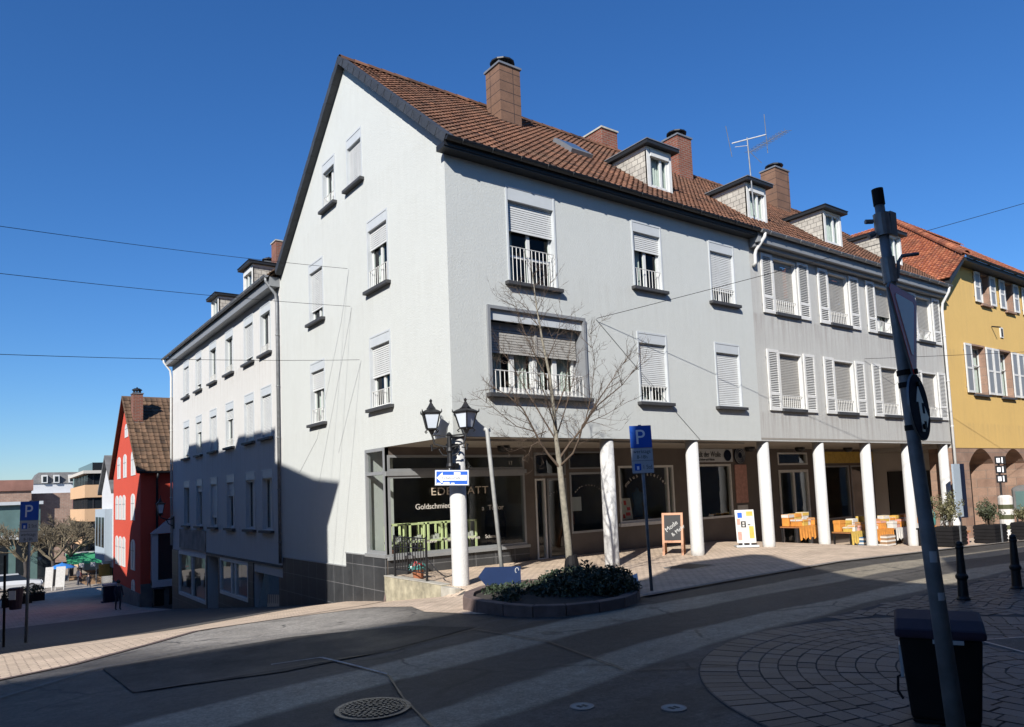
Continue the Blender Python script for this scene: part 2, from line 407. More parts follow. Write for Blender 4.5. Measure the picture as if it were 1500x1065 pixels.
def text(parent, name, s, size, mtx, mat, align='LEFT', squash=1., depth=.003, spacing=1.):
    """letters as a mesh; mtx maps (x right, y up, z out) to the world"""
    cu = bpy.data.curves.new('t', 'FONT'); cu.body = s; cu.size = size; cu.align_x = align; cu.extrude = depth
    cu.space_character = spacing
    o = bpy.data.objects.new('t', cu); COL.objects.link(o)
    bpy.context.view_layer.update()
    me = bpy.data.meshes.new_from_object(o.evaluated_get(bpy.context.evaluated_depsgraph_get()))
    bpy.data.objects.remove(o); bpy.data.curves.remove(cu)
    off = wloc(parent)
    for v in me.vertices:
        p = mtx @ V((v.co.x*squash, v.co.y, v.co.z)); v.co = p-off
    me.materials.clear(); me.materials.append(mat); me.name = name
    ob = bpy.data.objects.new(name, me); COL.objects.link(ob); ob.parent = parent
    return ob
def basis(o, x, y, z=None):
    x = V(x).normalized(); y = V(y).normalized(); z = V(z) if z else x.cross(y); o = V(o)
    return Matrix(((x.x, y.x, z.x, o.x), (x.y, y.y, z.y, o.y), (x.z, y.z, z.z, o.z), (0, 0, 0, 1)))

# ------------------------------------------------------------------ ground
def lerp(xs, zs, x):
    if x <= xs[0]: return zs[0]
    for i in range(len(xs)-1):
        if x <= xs[i+1]:
            t = (x-xs[i])/(xs[i+1]-xs[i]); return zs[i]+(zs[i+1]-zs[i])*t
    return zs[-1]
def ss(a, b, x):
    t = min(1, max(0, (x-a)/(b-a))); return t*t*(3-2*t)
YL = [-60, -12, -6, -3, 0, 3, 5.4, 6.7, 10.5, 26.5, 31, 42, 60, 90, 140, 400]
ZL = [.3, 0, -.05, -.14, -.36, -.76, -1.0, -1.19, -1.66, -3.42, -3.7, -4.3, -5.0, -5.6, -6.0, -8]
XF = [-60, 0, 10, 12, 14, 16.5, 20, 30, 60]
ZF = [-.2, -.2, -.2, -.24, -.38, -.8, -.85, -.8, -.6]
def gfront(x, y):
    zp = lerp(XF, ZF, x)
    zr = lerp([-14, -7, -4], [0, -.06, -.11], y)-.028*max(0, min(x-7, 20))
    w = ss(-4, -.6, y); return zr*(1-w)+zp*w
def g0(x, y):
    zl = lerp(YL, ZL, y)
    if y > 0:
        if y > 12 and x > 0: return lerp(YL, ZL, y)-.5
        return gfront(x, y) if x > 0 else zl
    k = min(1, max(0, -y/3.5)); w = ss(-3.2*k-.02, 1.5*k+.001, x)
    return zl*(1-w)+gfront(x, y)*w
GX = [-160, -60, -30, -16]+[-12+.25*i for i in range(0, 153)]+[30, 40, 60, 120, 250]
GX = sorted(set([x for x in GX if abs(x) > 1e-6]+[-.01, .01]))
GY = [-60, -30, -18]+[-16+.25*i for i in range(0, 113)]+[13+i for i in range(33)]+[50+5*i for i in range(15)]+[140, 200, 400]
import bisect
GZ = {}
def gz(i, j):
    k = (i, j)
    if k not in GZ: GZ[k] = g0(GX[i], GY[j])
    return GZ[k]
def gi(x, y):
    i = min(max(bisect.bisect_right(GX, x)-1, 0), len(GX)-2); j = min(max(bisect.bisect_right(GY, y)-1, 0), len(GY)-2)
    u = (x-GX[i])/(GX[i+1]-GX[i]); w = (y-GY[j])/(GY[j+1]-GY[j])
    return (gz(i, j)*(1-u)+gz(i+1, j)*u)*(1-w)+(gz(i, j+1)*(1-u)+gz(i+1, j+1)*u)*w
b = MB(); vi = {}
for i in range(len(GX)):
    for j in range(len(GY)): vi[i, j] = b.P((GX[i], GY[j], gz(i, j)))
for i in range(len(GX)-1):
    for j in range(len(GY)-1): b.face((vi[i, j], vi[i+1, j], vi[i+1, j+1], vi[i, j+1]))
b.build('ground', M['asphalt'], smooth=True, kind='structure', fixn=False)

def drape(name, pts, mat, off=.006, kind='structure', parent=None, hole=None):
    bm = bmesh.new()
    bm.faces.new([bm.verts.new((x, y, 0)) for x, y in pts])
    x0 = min(p[0] for p in pts); x1 = max(p[0] for p in pts); y0 = min(p[1] for p in pts); y1 = max(p[1] for p in pts)
    for x in GX:
        if x0 < x < x1: bmesh.ops.bisect_plane(bm, geom=bm.verts[:]+bm.edges[:]+bm.faces[:], plane_co=(x, 0, 0), plane_no=(1, 0, 0))
    for y in GY:
        if y0 < y < y1: bmesh.ops.bisect_plane(bm, geom=bm.verts[:]+bm.edges[:]+bm.faces[:], plane_co=(0, y, 0), plane_no=(0, 1, 0))
    bmesh.ops.triangulate(bm, faces=[f for f in bm.faces if len(f.verts) > 4])
    for v in bm.verts: v.co.z = gi(v.co.x, v.co.y)+off
    for f in bm.faces:
        if f.normal.z < 0: f.normal_flip()
    me = bpy.data.meshes.new(name); bm.to_mesh(me); bm.free(); me.materials.append(mat)
    o = bpy.data.objects.new(name, me); COL.objects.link(o)
    if kind: o['kind'] = kind
    if parent: o.parent = parent
    return o
def strip(name, line, w, mat, off=.012):
    """narrow band along a polyline, following the ground"""
    b = MB(); prev = None
    P2 = []
    for k in range(len(line)-1):
        a, c = V(line[k]), V(line[k+1]); n = max(1, int((c-a).length/.2))
        for q in range(n): P2.append(a.lerp(c, q/n))
    P2.append(V(line[-1]))
    for k, p in enumerate(P2):
        t = (P2[min(k+1, len(P2)-1)]-P2[max(k-1, 0)]).normalized(); n = V((-t.y, t.x))
        ww = w(k/len(P2)) if callable(w) else w
        i = [b.P((q.x, q.y, gi(q.x, q.y)+off)) for q in (p+n*ww/2, p, p-n*ww/2)]
        if prev: b.face((prev[0], prev[1], i[1], i[0])); b.face((prev[1], prev[2], i[2], i[1]))
        prev = i
    o = b.build(name, mat, kind='structure', fixn=False)
    return o
# pedestrian paving in front of the shops and down the side street
left_edge = [(-9, -3.4), (-7.9, -2.95), (-6.9, -2.35), (-5.8, -1.1), (-5.0, -.1), (-3.3, .45), (-1.9, -.1), (-1.6, -1.0), (-2.0, -2.2), (-1.9, -3.2)]
drape('pavement', left_edge+[(-1.4, -4.1), (.5, -4.25), (3, -4.05), (8, -3.9), (14, -3.75), (29.9, -3.7), (29.9, 3.3), (.005, 3.3), (.005, .2), (-.005, .2), (-.005, 26.), (-9, 26.)], M['pavers'], .006)
drape('lane_paving', [(-9, 26.), (-.005, 26.), (-.7, 31), (-.7, 46), (14, 52), (14, 120), (-30, 120), (-30, 48), (-9, 46)], M['slabs'], .006)
drape('lane_shade_sheet', [(-9, 1.6), (-5.0, 2.6), (-1.0, 5.6), (-.012, 6.2), (-.012, 26.), (-9, 26.)], M['lane'], .010)  # sheet along the shadow edge, with the houses' shade painted into it
strip('paving_edge', left_edge[:6]+[(-1.2, 1.9), (-.02, 3.2)], .1, M['kerb_red'], .011)
strip('kerb_strip', [(.9, -4.25), (3, -4.13), (8, -3.98), (14, -3.83), (29, -3.78)], .14, M['kerb'], .03)
# pale worn strips, patches, seams, markings
drape('road_patch', [(-6.67, -3.13), (-6.62, -4.81), (-5.28, -5.1), (-4.0, -4.95), (-2.5, -4.45), (-3.0, -3.5), (-4.5, -2.9)], M['asphalt_dark'], .010)
strip('road_marking', [(-5.25, -4.62), (-4.72, -4.70)], .03, M['marking'], .013)
strip('road_marking', [(-4.72, -4.70), (-4.66, -5.3), (-4.60, -6.15)], lambda t: .045*(1-.5*t), M['marking'], .013)
for line in ([(-2.6, -4.6), (-2.55, -6.0), (-2.9, -7.6)], [(-4.6, -6.1), (-4.9, -7.0), (-5.4, -9)], [(-6.6, -4.85), (-4.0, -5.02), (-2.4, -4.5)],
             [(-3.0, -7.6), (-1.9, -8.4)], [(2.5, -5.9), (6, -6.1), (12, -5.7)], [(-7.9, -4.2), (-6.7, -3.1), (-5.3, -2.5), (-3.6, -3.0)], [(-5.8, -1.2), (-4.4, -2.6), (-2.5, -3.3)]):
    strip('road_seam', line, lambda t: .012+.012*abs(math.sin(t*23)), M['seam'], .015)
# granite setts: ring segment at the corner, rows with wavy arcs behind it
drape('sett_bed', [(-4.6, -13.9), (-4.6, -12.4), (-3.2, -12.0)]+[(-.55+3.01*math.cos(R(a)), -10.45+3.01*math.sin(R(a))) for a in range(210, 89, -6)]+[(3, -7.45), (9, -7.5), (24, -7.3), (24, -13.9)], M['joint'], .004)
b = MB()
cx, cy = -.55, -10.45
def sett(pts, h):
    top = [V((x, y, gi(x, y)+h)) for x, y in pts]; c = sum(top, V())/4
    t2 = [b.P(c+(p-c)*.955+V((0, 0, .003))) for p in top]; lo = [b.P(V((p.x, p.y, p.z-.022))) for p in top]; md = [b.P(V((p.x, p.y, p.z-.004))) for p in top]
    b.tone = rnd.random(); b.face(t2)
    for k in range(4):
        b.face((md[k], md[(k+1) % 4], t2[(k+1) % 4], t2[k])); b.face((lo[k], lo[(k+1) % 4], md[(k+1) % 4], md[k]))
rads = [3.0, 2.66, 2.47]+[2.47-.165*i for i in range(1, 15)]
for k in range(len(rads)-1):
    ro, ri = rads[k]-.004, rads[k+1]+.004
    n = max(5, int(2*math.pi*((ro+ri)/2)/(.13 if k < 1 else .2))); ph = rnd.random()
    for q in range(n):
        a0 = 2*math.pi*(q+ph)/n; a1 = 2*math.pi*(q+ph+.955)/n
        if cy+ro*math.sin(a0) > -7.43 or cy+ro*math.sin(a1) > -7.43: continue
        pts = [(cx+r*math.cos(a), cy+r*math.sin(a)) for r, a in ((ri, a0), (ro, a0), (ro, a1), (ri, a1))]
        sett(pts, .009+rnd.uniform(-.003, .003))
for iy in range(46):
    y = -7.45-.14*iy
    x = -4.5+rnd.random()*.1
    while x < 12:
        w = rnd.uniform(.16, .24)
        def wy(xx, yy): return yy+.16*abs(math.sin((xx+.3)*math.pi/1.5))-.12
        xm = x+w/2
        if math.hypot(xm-cx, wy(xm, y)-.07-cy) > 3.1:
            if True:
                if wy(xm, y) < -7.44 and (xm > cx or wy(xm, y) < -9.5) and xm > -4.4: sett([(x+.01, wy(x+.01, y)-.132), (x+w-.012, wy(x+w-.012, y)-.132), (x+w-.012, wy(x+w-.012, y)), (x+.01, wy(x+.01, y))], .009+rnd.uniform(-.003, .003))
        x += w
def setts_mat():
    m, nt, bs = nodes('granite_sett_stones')
    at = N(nt, 'ShaderNodeAttribute'); at.attribute_name = 'tone'
    col = ramp(nt, at.outputs['Fac'], [(0, (.060, .043, .036)), (.5, (.084, .064, .052)), (1, (.12, .096, .08))])
    f = noise(nt, worldpos(nt), 60, 4, .7)
    col = mixc(nt, 1., col, ramp(nt, f, [(.3, (.7,)*3), (.7, (1.25,)*3)]), 'MULTIPLY')
    nt.links.new(col, bs.inputs['Base Color']); bs.inputs['Roughness'].default_value = .55
    bump(nt, bs, f, .4, .01); return m
b.build('setts', setts_mat(), kind='structure', fixn=False)

# ------------------------------------------------------------------ building helpers
def clip(o, planes):
    off = wloc(o)
    bm = bmesh.new(); bm.from_mesh(o.data)
    for co, no in planes:
        bmesh.ops.bisect_plane(bm, geom=bm.verts[:]+bm.edges[:]+bm.faces[:], plane_co=V(co)-off, plane_no=V(no), clear_outer=True)
    bm.to_mesh(o.data); bm.free()
def wall(mb, F, a0, a1, b0, b1, holes, rev=.16, rmat=None):
    mb.m = F
    A = sorted(set([a0, a1]+[h[0] for h in holes]+[h[1] for h in holes])); B = sorted(set([b0, b1]+[h[2] for h in holes]+[h[3] for h in holes]))
    A = [a for a in A if a0 <= a <= a1]; B = [q for q in B if b0 <= q <= b1]
    ids = {}
    def p(a, q):
        if (a, q) not in ids: ids[a, q] = mb.P((a, q, 0))
        return ids[a, q]
    for i in range(len(A)-1):
        for j in range(len(B)-1):
            am = (A[i]+A[i+1])/2; bm_ = (B[j]+B[j+1])/2
            if any(h[0] < am < h[1] and h[2] < bm_ < h[3] for h in holes): continue
            mb.face((p(A[i], B[j]), p(A[i+1], B[j]), p(A[i+1], B[j+1]), p(A[i], B[j+1])))
    c = mb.cur
    if rmat is not None: mb.cur = rmat
    for h in holes:
        d = h[4] if len(h) > 4 else rev
        if not d: continue
        x0, x1, y0, y1 = h[:4]
        for (s, e) in (((x0, y0), (x1, y0)), ((x1, y0), (x1, y1)), ((x1, y1), (x0, y1)), ((x0, y1), (x0, y0))):
            mb.poly([(s[0], s[1], 0), (e[0], e[1], 0), (e[0], e[1], -d), (s[0], s[1], -d)])
    mb.cur = c
def ring(mb, a0, a1, b0, b1, w, c0, c1, wb=None, wt=None):
    wb = w if wb is None else wb; wt = w if wt is None else wt
    mb.box((a0, b0, c0), (a0+w, b1, c1)); mb.box((a1-w, b0, c0), (a1, b1, c1))
    if wb: mb.box((a0+w, b0, c0), (a1-w, b0+wb, c1))
    if wt: mb.box((a0+w, b1-wt, c0), (a1-w, b1, c1))
def slats(mb, a0, a1, b0, b1, c, pitch=.05, d=.012):
    n = max(1, int((b1-b0)/pitch)); st = (b1-b0)/n
    for k in range(n):
        y0 = b1-st*(k+1); y1 = b1-st*k
        mb.poly([(a0, y0, c+d), (a1, y0, c+d), (a1, y1-.012, c+d*.7), (a0, y1-.012, c+d*.7)])
        mb.poly([(a0, y1-.012, c+d*.7), (a1, y1-.012, c+d*.7), (a1, y1, c-d), (a0, y1, c-d)])
def railing(mb, a0, a1, b0, b1, c, n, r=.009):
    mb.tube([(a0, b1, c), (a1, b1, c)], r*1.3, 5); mb.tube([(a0, b0+.03, c), (a1, b0+.03, c)], r, 5)
    for k in range(n+1):
        a = a0+(a1-a0)*k/n; mb.tube([(a, b0, c), (a, b1, c)], r, 4)
def curtain(mb, a0, a1, b0, b1, c, amp=.025, wl=.09):
    n = max(4, int((a1-a0)/.02)); pr = None
    for k in range(n+1):
        a = a0+(a1-a0)*k/n; cc = c+amp*math.sin(a/wl*6.28)+amp*.5*math.sin(a/wl*2.9)
        i = (mb.P((a, b0, cc)), mb.P((a, b1, cc)))
        if pr: mb.face((pr[0], i[0], i[1], pr[1]))
        pr = i
def window(par, F, a0, a1, b0, b1, blind, rail=0., box=.30, cas='casing', sash='white', shut='shutter', rev=.16, deep=False, curt=(.55, 1.), railmat='white_old', sill=True, name='window'):
    b = MB(); b.m = F
    ring(b, a0, a1, b0, b1, .045, -rev+.02, .022, wb=.03)
    b.cur = 1
    ring(b, a0+.045, a1-.045, b0+.03, b1-.045, .055, -rev+.005, -rev+.05)
    am = (a0+a1)/2
    b.box((am-.045, b0+.085, -rev+.008), (am+.045, b1-.1, -rev+.055))
    if deep: b.box((a0+.1, b0+.62, -rev+.008), (a1-.1, b0+.68, -rev+.045))
    if box: b.cur = 0; b.box((a0+.03, b1-box, -rev+.055), (a1-.03, b1-.03, .012))
    w = b.build(name, [M[cas], M[sash]], par)
    g = MB(); g.m = F
    g.poly([(a0+.05, b0+.04, -rev+.03), (am-.03, b0+.04, -rev+.03), (am-.03, b1-.06, -rev+.03), (a0+.05, b1-.06, -rev+.03)])
    g.poly([(am+.03, b0+.04, -rev+.03), (a1-.05, b0+.04, -rev+.03), (a1-.05, b1-.06, -rev+.03), (am+.03, b1-.06, -rev+.03)])
    g.build('pane', M['glass'], w)
    if blind > 0:
        s = MB(); s.m = F
        top = b1-box+.01; bot = top-blind*(b1-box-b0)
        slats(s, a0+.045, a1-.045, max(bot, b0+.02), top, -rev*.42)
        s.box((a0+.045, max(bot, b0+.02)-.015, -rev*.42-.012), (a1-.045, max(bot, b0+.02)+.02, -rev*.42+.015))
        s.build('roller_shutter', M[shut], w, fixn=False)
    if blind < .97:
        c = MB(); c.m = F
        for (f0, f1) in ((0., curt[0]*.45), (curt[0], curt[1])):
            if f1-f0 > .05: curtain(c, a0+.06+(a1-a0-.12)*f0, a0+.06+(a1-a0-.12)*f1, b0+.03, b1-.1, -rev-.08)
        c.cur = 1; c.poly([(a0-.2, b0-.2, -rev-.5), (a1+.2, b0-.2, -rev-.5), (a1+.2, b1+.2, -rev-.5), (a0-.2, b1+.2, -rev-.5)])  # black sheet behind the curtain, painted darkness of the room
        c.build('curtain', [M['curtain'], M['dark']], w, smooth=True, fixn=False)
    if sill:
        s = MB(); s.m = F; s.box((a0-.09, b0-.085, -.02), (a1+.09, b0-.004, .13)); s.build('sill', M['sill'], w, bevel=.008)
    if rail:
        r = MB(); r.m = F; railing(r, a0+.05, a1-.05, b0+.01, b0+rail, .0-.02, max(5, int((a1-a0)/.11)))
        r.build('railing', M[railmat], w)
    return w
def tiles(mb, P0, U, S, Lu, Ls, tw=.19, th=.215, h=.027):
    P0 = V(P0); U = V(U).normalized(); S = V(S).normalized(); Nn = U.cross(S).normalized()
    if Nn.z < 0: Nn = -Nn
    nu = max(1, round(Lu/tw)); tw = Lu/nu; ns = max(1, round(Ls/th)); th = Ls/ns
    prof = [(0., .95), (.12, 1.35), (.27, .9), (.4, .25), (.62, .1), (.85, .3)]
    for j in range(ns):
        s0 = j*th; s1 = (j+1)*th+.03
        for i in range(nu):
            dz = rnd.uniform(-.005, .006); ds = rnd.uniform(-.008, .008); mb.tone = min(1, max(0, rnd.gauss(.5, .22)))
            lo = []; hi = []; un = []
            for t, k in prof+[(1., .95)]:
                p = P0+U*((i+t)*tw)
                lo.append(mb.P(p+S*(s0+ds)+Nn*(h*k+.018+dz))); hi.append(mb.P(p+S*s1+Nn*(h*k*.8-.012))); un.append(mb.P(p+S*(s0+ds+.004)+Nn*(h*k*.6-.02)))
            for q in range(len(prof)):
                mb.face((lo[q], lo[q+1], hi[q+1], hi[q])); mb.face((un[q], un[q+1], lo[q+1], lo[q]))
    mb.tone = .5
def ridge_caps(mb, a, c, r=.12, seg=.4):
    a = V(a); c = V(c); L = (c-a).length; n = max(1, int(L/seg)); t = (c-a)/n; d = t.normalized(); side = d.cross(V((0, 0, 1))).normalized(); up = side.cross(d)
    for k in range(n):
        p = a+t*k; q = a+t*(k+1)+d*.03; mb.tone = min(1, max(0, rnd.gauss(.5, .2))); A = []; B = []
        for j in range(7):
            an = math.pi*j/6; o = side*math.cos(an)+up*math.sin(an)
            A.append(mb.P(p+o*(r+.015))); B.append(mb.P(q+o*r))
        for j in range(6): mb.face((A[j], A[j+1], B[j+1], B[j]))
    mb.tone = .5
def gutter(par, pts, mat, r=.075, brackets=0):
    b = MB(); a, c = V(pts[0]), V(pts[1]); d = (c-a).normalized(); side = V((d.y, -d.x, 0)); prev = None
    for e in (a, c):
        o = [b.P(e+side*math.cos(math.pi+math.pi*k/8)*r+V((0, 0, 1))*math.sin(math.pi+math.pi*k/8)*r) for k in range(9)]
        if prev:
            for k in range(8): b.face((prev[k], prev[k+1], o[k+1], o[k]))
        b.face(o); prev = o
    b.tube([a+side*r, c+side*r], .012, 6); b.tube([a-side*r, c-side*r], .012, 6)
    for k in range(brackets):
        p = a.lerp(c, (k+.5)/brackets)
        b.tube([p+side*math.cos(math.pi+math.pi*q/8)*(r+.01)+V((0, 0, 1))*math.sin(math.pi+math.pi*q/8)*(r+.01) for q in range(9)], .011, 4)
    return b.build('gutter', mat, par, fixn=False)
def downpipe(par, pts, mat, r=.045):
    b = MB(); b.tube(pts, r, 10)
    for k in range(2, len(pts)):
        a, c = V(pts[k-1]), V(pts[k])
        if (c-a).length > 2:
            n = int((c-a).length/1.6)
            for q in range(1, n+1):
                p = a.lerp(c, (q-.4)/n); d = (c-a).normalized(); b.tube([p-d*.02, p+d*.02], r*1.25, 10)
    return b.build('downpipe', mat, par, smooth=True)
def chimney(par, x0, x1, y0, y1, z0, z1, mat, cap='slab'):
    b = MB(); b.box((x0, y0, z0), (x1, y1, z1)); c = b.build('chimney', mat, par)
    k = MB(); k.box((x0-.04, y0-.04, z1), (x1+.04, y1+.04, z1+.06))
    k.build('cap', M['zinc'] if cap != 'brick' else M['plinth'], c)
    if cap != 'brick':
        xm, ym = (x0+x1)/2, (y0+y1)/2; rr = min(x1-x0, y1-y0)*.48
        k = MB()
        for q in range(8):
            a = math.pi/4*q; k.tube([(xm+rr*.75*math.cos(a), ym+rr*.75*math.sin(a), z1+.05), (xm+rr*.75*math.cos(a), ym+rr*.75*math.sin(a), z1+.26)], .03, 5)
        k.lathe([(rr*.55, z1+.06), (rr*.55, z1+.12)], (xm, ym, 0), 10)
        k.lathe([(rr*1.1, z1+.24), (rr*1.1, z1+.28), (rr*.6, z1+.36), (.04, z1+.38), (.04, z1+.43)], (xm, ym, 0), 12)
        k.build('cowl', M['iron'], c)
    f = MB(); f.box((x0-.06, y0-.06, z0-.0), (x1+.06, y0-.003, z0+.12)) if False else f.box((x0-.05, y0-.05, z0), (x1+.05, y1+.05, z0+.1))
    f.build('flashing', M['zinc'], c)
    return c
def dormer(par, F, a0, a1, c_front, zb, zt, c_back, side_mat, roofmat, wbox=True, pane_inset=.1):
    """F: wall frame of the house front; c grows outward, so the dormer runs from c_front (near) back to c_back"""
    b = MB(); b.m = F
    b.cur = 0
    # cheeks and front with an opening
    for a in (a0, a1):
        b.poly([(a, zb-.25, c_front), (a, zt, c_front), (a, zt, c_back), (a, zb-.25, c_back)])
    b.cur = 1
    ow0, ow1 = a0+.12, a1-.12
    for q in ((a0, zb-.25, ow0, zt), (ow1, zb-.25, a1, zt), (ow0, zb-.25, ow1, zb+.06), (ow0, zt-.06, ow1, zt)):
        b.box((q[0], q[1], c_front-.05), (q[2], q[3], c_front+.02))
    b.box((a0-.02, zt-.1, c_back), (a0-.001, zt, c_front)); b.box((a1+.001, zt-.1, c_back), (a1+.02, zt, c_front))
    d = b.build('dormer', [side_mat, M['white_old']], par)
    r = MB(); r.m = F
    r.box((a0-.16, zt+.004, c_back-.3), (a1+.16, zt+.10, c_front+.2)); r.cur = 1
    r.box((a0-.18, zt+.10, c_back-.3), (a1+.18, zt+.125, c_front+.22))
    r.build('roof', [M['darkmetal'], roofmat], d)
    w = MB(); w.m = F
    ring(w, ow0, ow1, zb+.06, zt-.06, .07, c_front-.1, c_front-.02)
    am = ow0+(ow1-ow0)*.62; w.box((am-.04, zb+.12, c_front-.1), (am+.04, zt-.12, c_front-.025))
    if wbox: w.box((ow0+.01, zt-.26, c_front-.08), (ow1-.01, zt-.07, c_front+.05))
    w.build('window', M['white'], d)
    g = MB(); g.m = F; g.poly([(ow0+.05, zb+.1, c_front-.06), (ow1-.05, zb+.1, c_front-.06), (ow1-.05, zt-.1, c_front-.06), (ow0+.05, zt-.1, c_front-.06)])
    g.build('pane', M['glass'], d)
    c = MB(); c.m = F; curtain(c, ow0, ow1, zb, zt, c_front-.16, .02); c.cur = 1
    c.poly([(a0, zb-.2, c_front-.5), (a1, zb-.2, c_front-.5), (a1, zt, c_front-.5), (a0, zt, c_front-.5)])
    c.build('curtain', [M['curtain'], M['dark']], d, fixn=False)
    return d
KR = .8368                       # roof pitch

# ------------------------------------------------------------------ corner house
house = thing('corner_house', 'big white rendered corner house with tall gable, red tiled roof and arcade on round columns', 'house', (5, 5, -.2))
gw = [(2.655, 3.79, 3.83, 5.63, .42, .54), (6.70, 7.79, 3.83, 5.63, .0, .42), (2.655, 3.79, 6.78, 8.58, .0, .42), (6.70, 7.79, 6.78, 8.56, .0, .74)]
GW = [(2.655, 3.79, 3.83, 5.63, .50, .42), (6.70, 7.79, 3.83, 5.62, .36, .42), (2.655, 3.79, 6.79, 8.58, .32, .5), (6.70, 7.79, 6.79, 8.56, .76, .0), (5.72, 6.62, 9.82, 11.18, .04, .36), (3.98, 4.93, 9.82, 11.2, 1., 0)]
b = MB()
wall(b, GABLE, 0, 10.35, -2.4, 13.6, [w[:4] for w in GW]+[(-.01, 4.2, -2.4, 2.85, .0)])
o = b.build('wall', M['stucco'], house, fixn=False)
clip(o, [((0, 4.92, 13.34), (0, -KR, 1)), ((0, 4.92, 13.34), (0, KR, 1))])
FW = [(5.5, 6.59, 3.79, 5.58, .74, .42), (8.53, 9.64, 3.79, 5.58, 1., 0), (5.5, 6.59, 6.73, 8.46, .32, .5), (8.53, 9.64, 6.73, 8.46, .76, .42)]
b = MB()
wall(b, FRONT, 0, 10.41, 2.85, 9.15, [w[:4] for w in FW]+[(1.556, 2.967, 6.30, 8.505), (.99, 3.69, 3.80, 5.66, .32)])
b.build('wall', M['stucco'], house, fixn=False)
for w in GW: window(house, GABLE, w[0], w[1], w[2], w[3], w[4], w[5], box=.27, curt=rnd.choice([(.5, 1.), (.15, .5), (.6, .95)]))
for w in FW: window(house, FRONT, w[0], w[1], w[2], w[3], w[4], w[5], box=.28, curt=(.1, .45))
window(house, FRONT, 1.556, 2.967, 6.30, 8.505, .36, .82, box=.33, deep=True, curt=(.48, .52), rev=.2)
# wide living room window: projecting frame, deep recess, two part blind, railing
b = MB(); b.m = FRONT
ring(b, .93, 3.74, 3.78, 5.70, .07, -.33, .06, wb=.0, wt=.07)
b.cur = 1; b.box((1.0, 5.40, -.06), (3.67, 5.63, -.02))
b.cur = 2
for (x0, x1) in ((1.2, 2.36), (2.44, 3.6)):
    ring(b, x0, x1, 3.84, 5.2, .06, -.36, -.30); xm = (x0+x1)/2; b.box((xm-.06, 3.9, -.36), (xm+.06, 5.15, -.295))
b.box((2.36, 3.84, -.36), (2.44, 5.2, -.28))
b.box((1.0, 3.84, -.36), (1.2, 5.4, -.33)); b.box((3.6, 3.84, -.36), (3.67, 5.4, -.33))
win = b.build('window', [M['casing_dark'], M['casing'], M['white']], house)
g = MB(); g.m = FRONT; g.poly([(1.2, 3.9, -.34), (3.6, 3.9, -.34), (3.6, 5.2, -.34), (1.2, 5.2, -.34)]); g.build('pane', M['glass'], win)
s = MB(); s.m = FRONT; slats(s, 1.18, 2.37, 4.72, 5.25, -.22, .055); slats(s, 2.44, 3.62, 4.72, 5.25, -.22, .055); s.box((2.37, 4.72, -.24), (2.44, 5.4, -.19)); s.build('roller_shutter', M['shutter_beige'], win, fixn=False)
s = MB(); s.m = FRONT; s.box((1.0, 5.25, -.3), (3.67, 5.4, -.2)); s.build('shutter_box', M['casing_dark'], win)
c = MB(); c.m = FRONT
for x0, x1 in ((1.25, 1.6), (1.95, 2.3), (2.5, 2.8), (3.2, 3.55)): curtain(c, x0, x1, 3.86, 5.2, -.45)
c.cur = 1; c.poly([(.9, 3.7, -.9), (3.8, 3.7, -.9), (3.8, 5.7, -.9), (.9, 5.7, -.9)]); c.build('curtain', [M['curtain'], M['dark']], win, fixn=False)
s = MB(); s.m = FRONT; s.box((.86, 3.70, -.3), (3.82, 3.785, .15)); s.build('sill', M['sill'], win, bevel=.008)
r = MB(); r.m = FRONT; railing(r, 1.02, 3.65, 3.80, 4.30, -.03, 22, .010); r.build('railing', M['white_old'], win)
s = MB(); s.m = FRONT; s.box((1.3, 3.8, -.27), (3.4, 3.95, -.12)); s.build('flower_box', M['white_old'], win)
# hidden walls
b = MB(); b.poly([(0, 10.3, 9.0), (10.4, 10.3, 9.0), (10.4, 10.3, -2), (0, 10.3, -2)]); b.poly([(10.4, 0, 2.9), (10.4, 10.3, 2.9), (10.4, 10.3, 9), (10.4, 4.92, 13.2), (10.4, 0, 9)])
b.build('party_wall', M['plain_wall'], house, fixn=False)
# roof
def long_roof(par, x0, x1, tm):
    b = MB(); b.m = Matrix.Identity(4)
    sl = (V((0, 4.92, 13.44))-V((0, -.38, 9.0))); L = sl.length
    tiles(b, (x0, -.40, 8.985), (1, 0, 0), sl, x1-x0, L)
    b.cur = 1
    b.prism([(x0, -.36, 8.93), (x0, 4.92, 13.36), (x0, 10.2, 8.93), (x0, 10.2, 9.0), (x0, 4.92, 13.42), (x0, -.36, 9.0)], (x1-x0, 0, 0))
    b.cur = 0
    ridge_caps(b, (x0, 4.92, 13.40), (x1, 4.92, 13.40), .13)
    return b.build('roof', [tm, M['tile_brown']], par, fixn=False)
long_roof(house, -.17, 10.41, M['tile'])
# dark slate verge on the gable
b = MB()
for y0, y1, z0, z1 in ((-.40, 4.92, 9.02, 13.48), (4.92, 10.24, 13.48, 9.02)):
    d = V((0, y1-y0, z1-z0)).normalized(); n = V((0, -d.z, d.y)); n = n if n.z > 0 else -n
    a, c = V((-.20, y0, z0)), V((-.20, y1, z1))
    b.prism([a+n*.03, c+n*.03, c-n*.15, a-n*.15], (.20, 0, 0))
    k = int((c-a).length/.42)
    for q in range(1, k):                          # overlapping slate plates
        p = a.lerp(c, q/k); b.prism([p+n*.035+d*.0, p+d*.40+n*.035, p+d*.40-n*.153, p-n*.153], (-.006-.003*(q % 2), 0, 0))
b.build('verge', M['slate'], house)
b = MB(); b.box((-.19, -.30, 8.82), (10.41, -.0, 8.93)); b.box((-.19, -.325, 8.85), (10.41, -.30, 8.96)); b.build('eaves_board', M['darkmetal'], house)
gutter(house, [(-.19, -.40, 9.0), (10.41, -.40, 9.0)], M['darkmetal'], .068, 14)
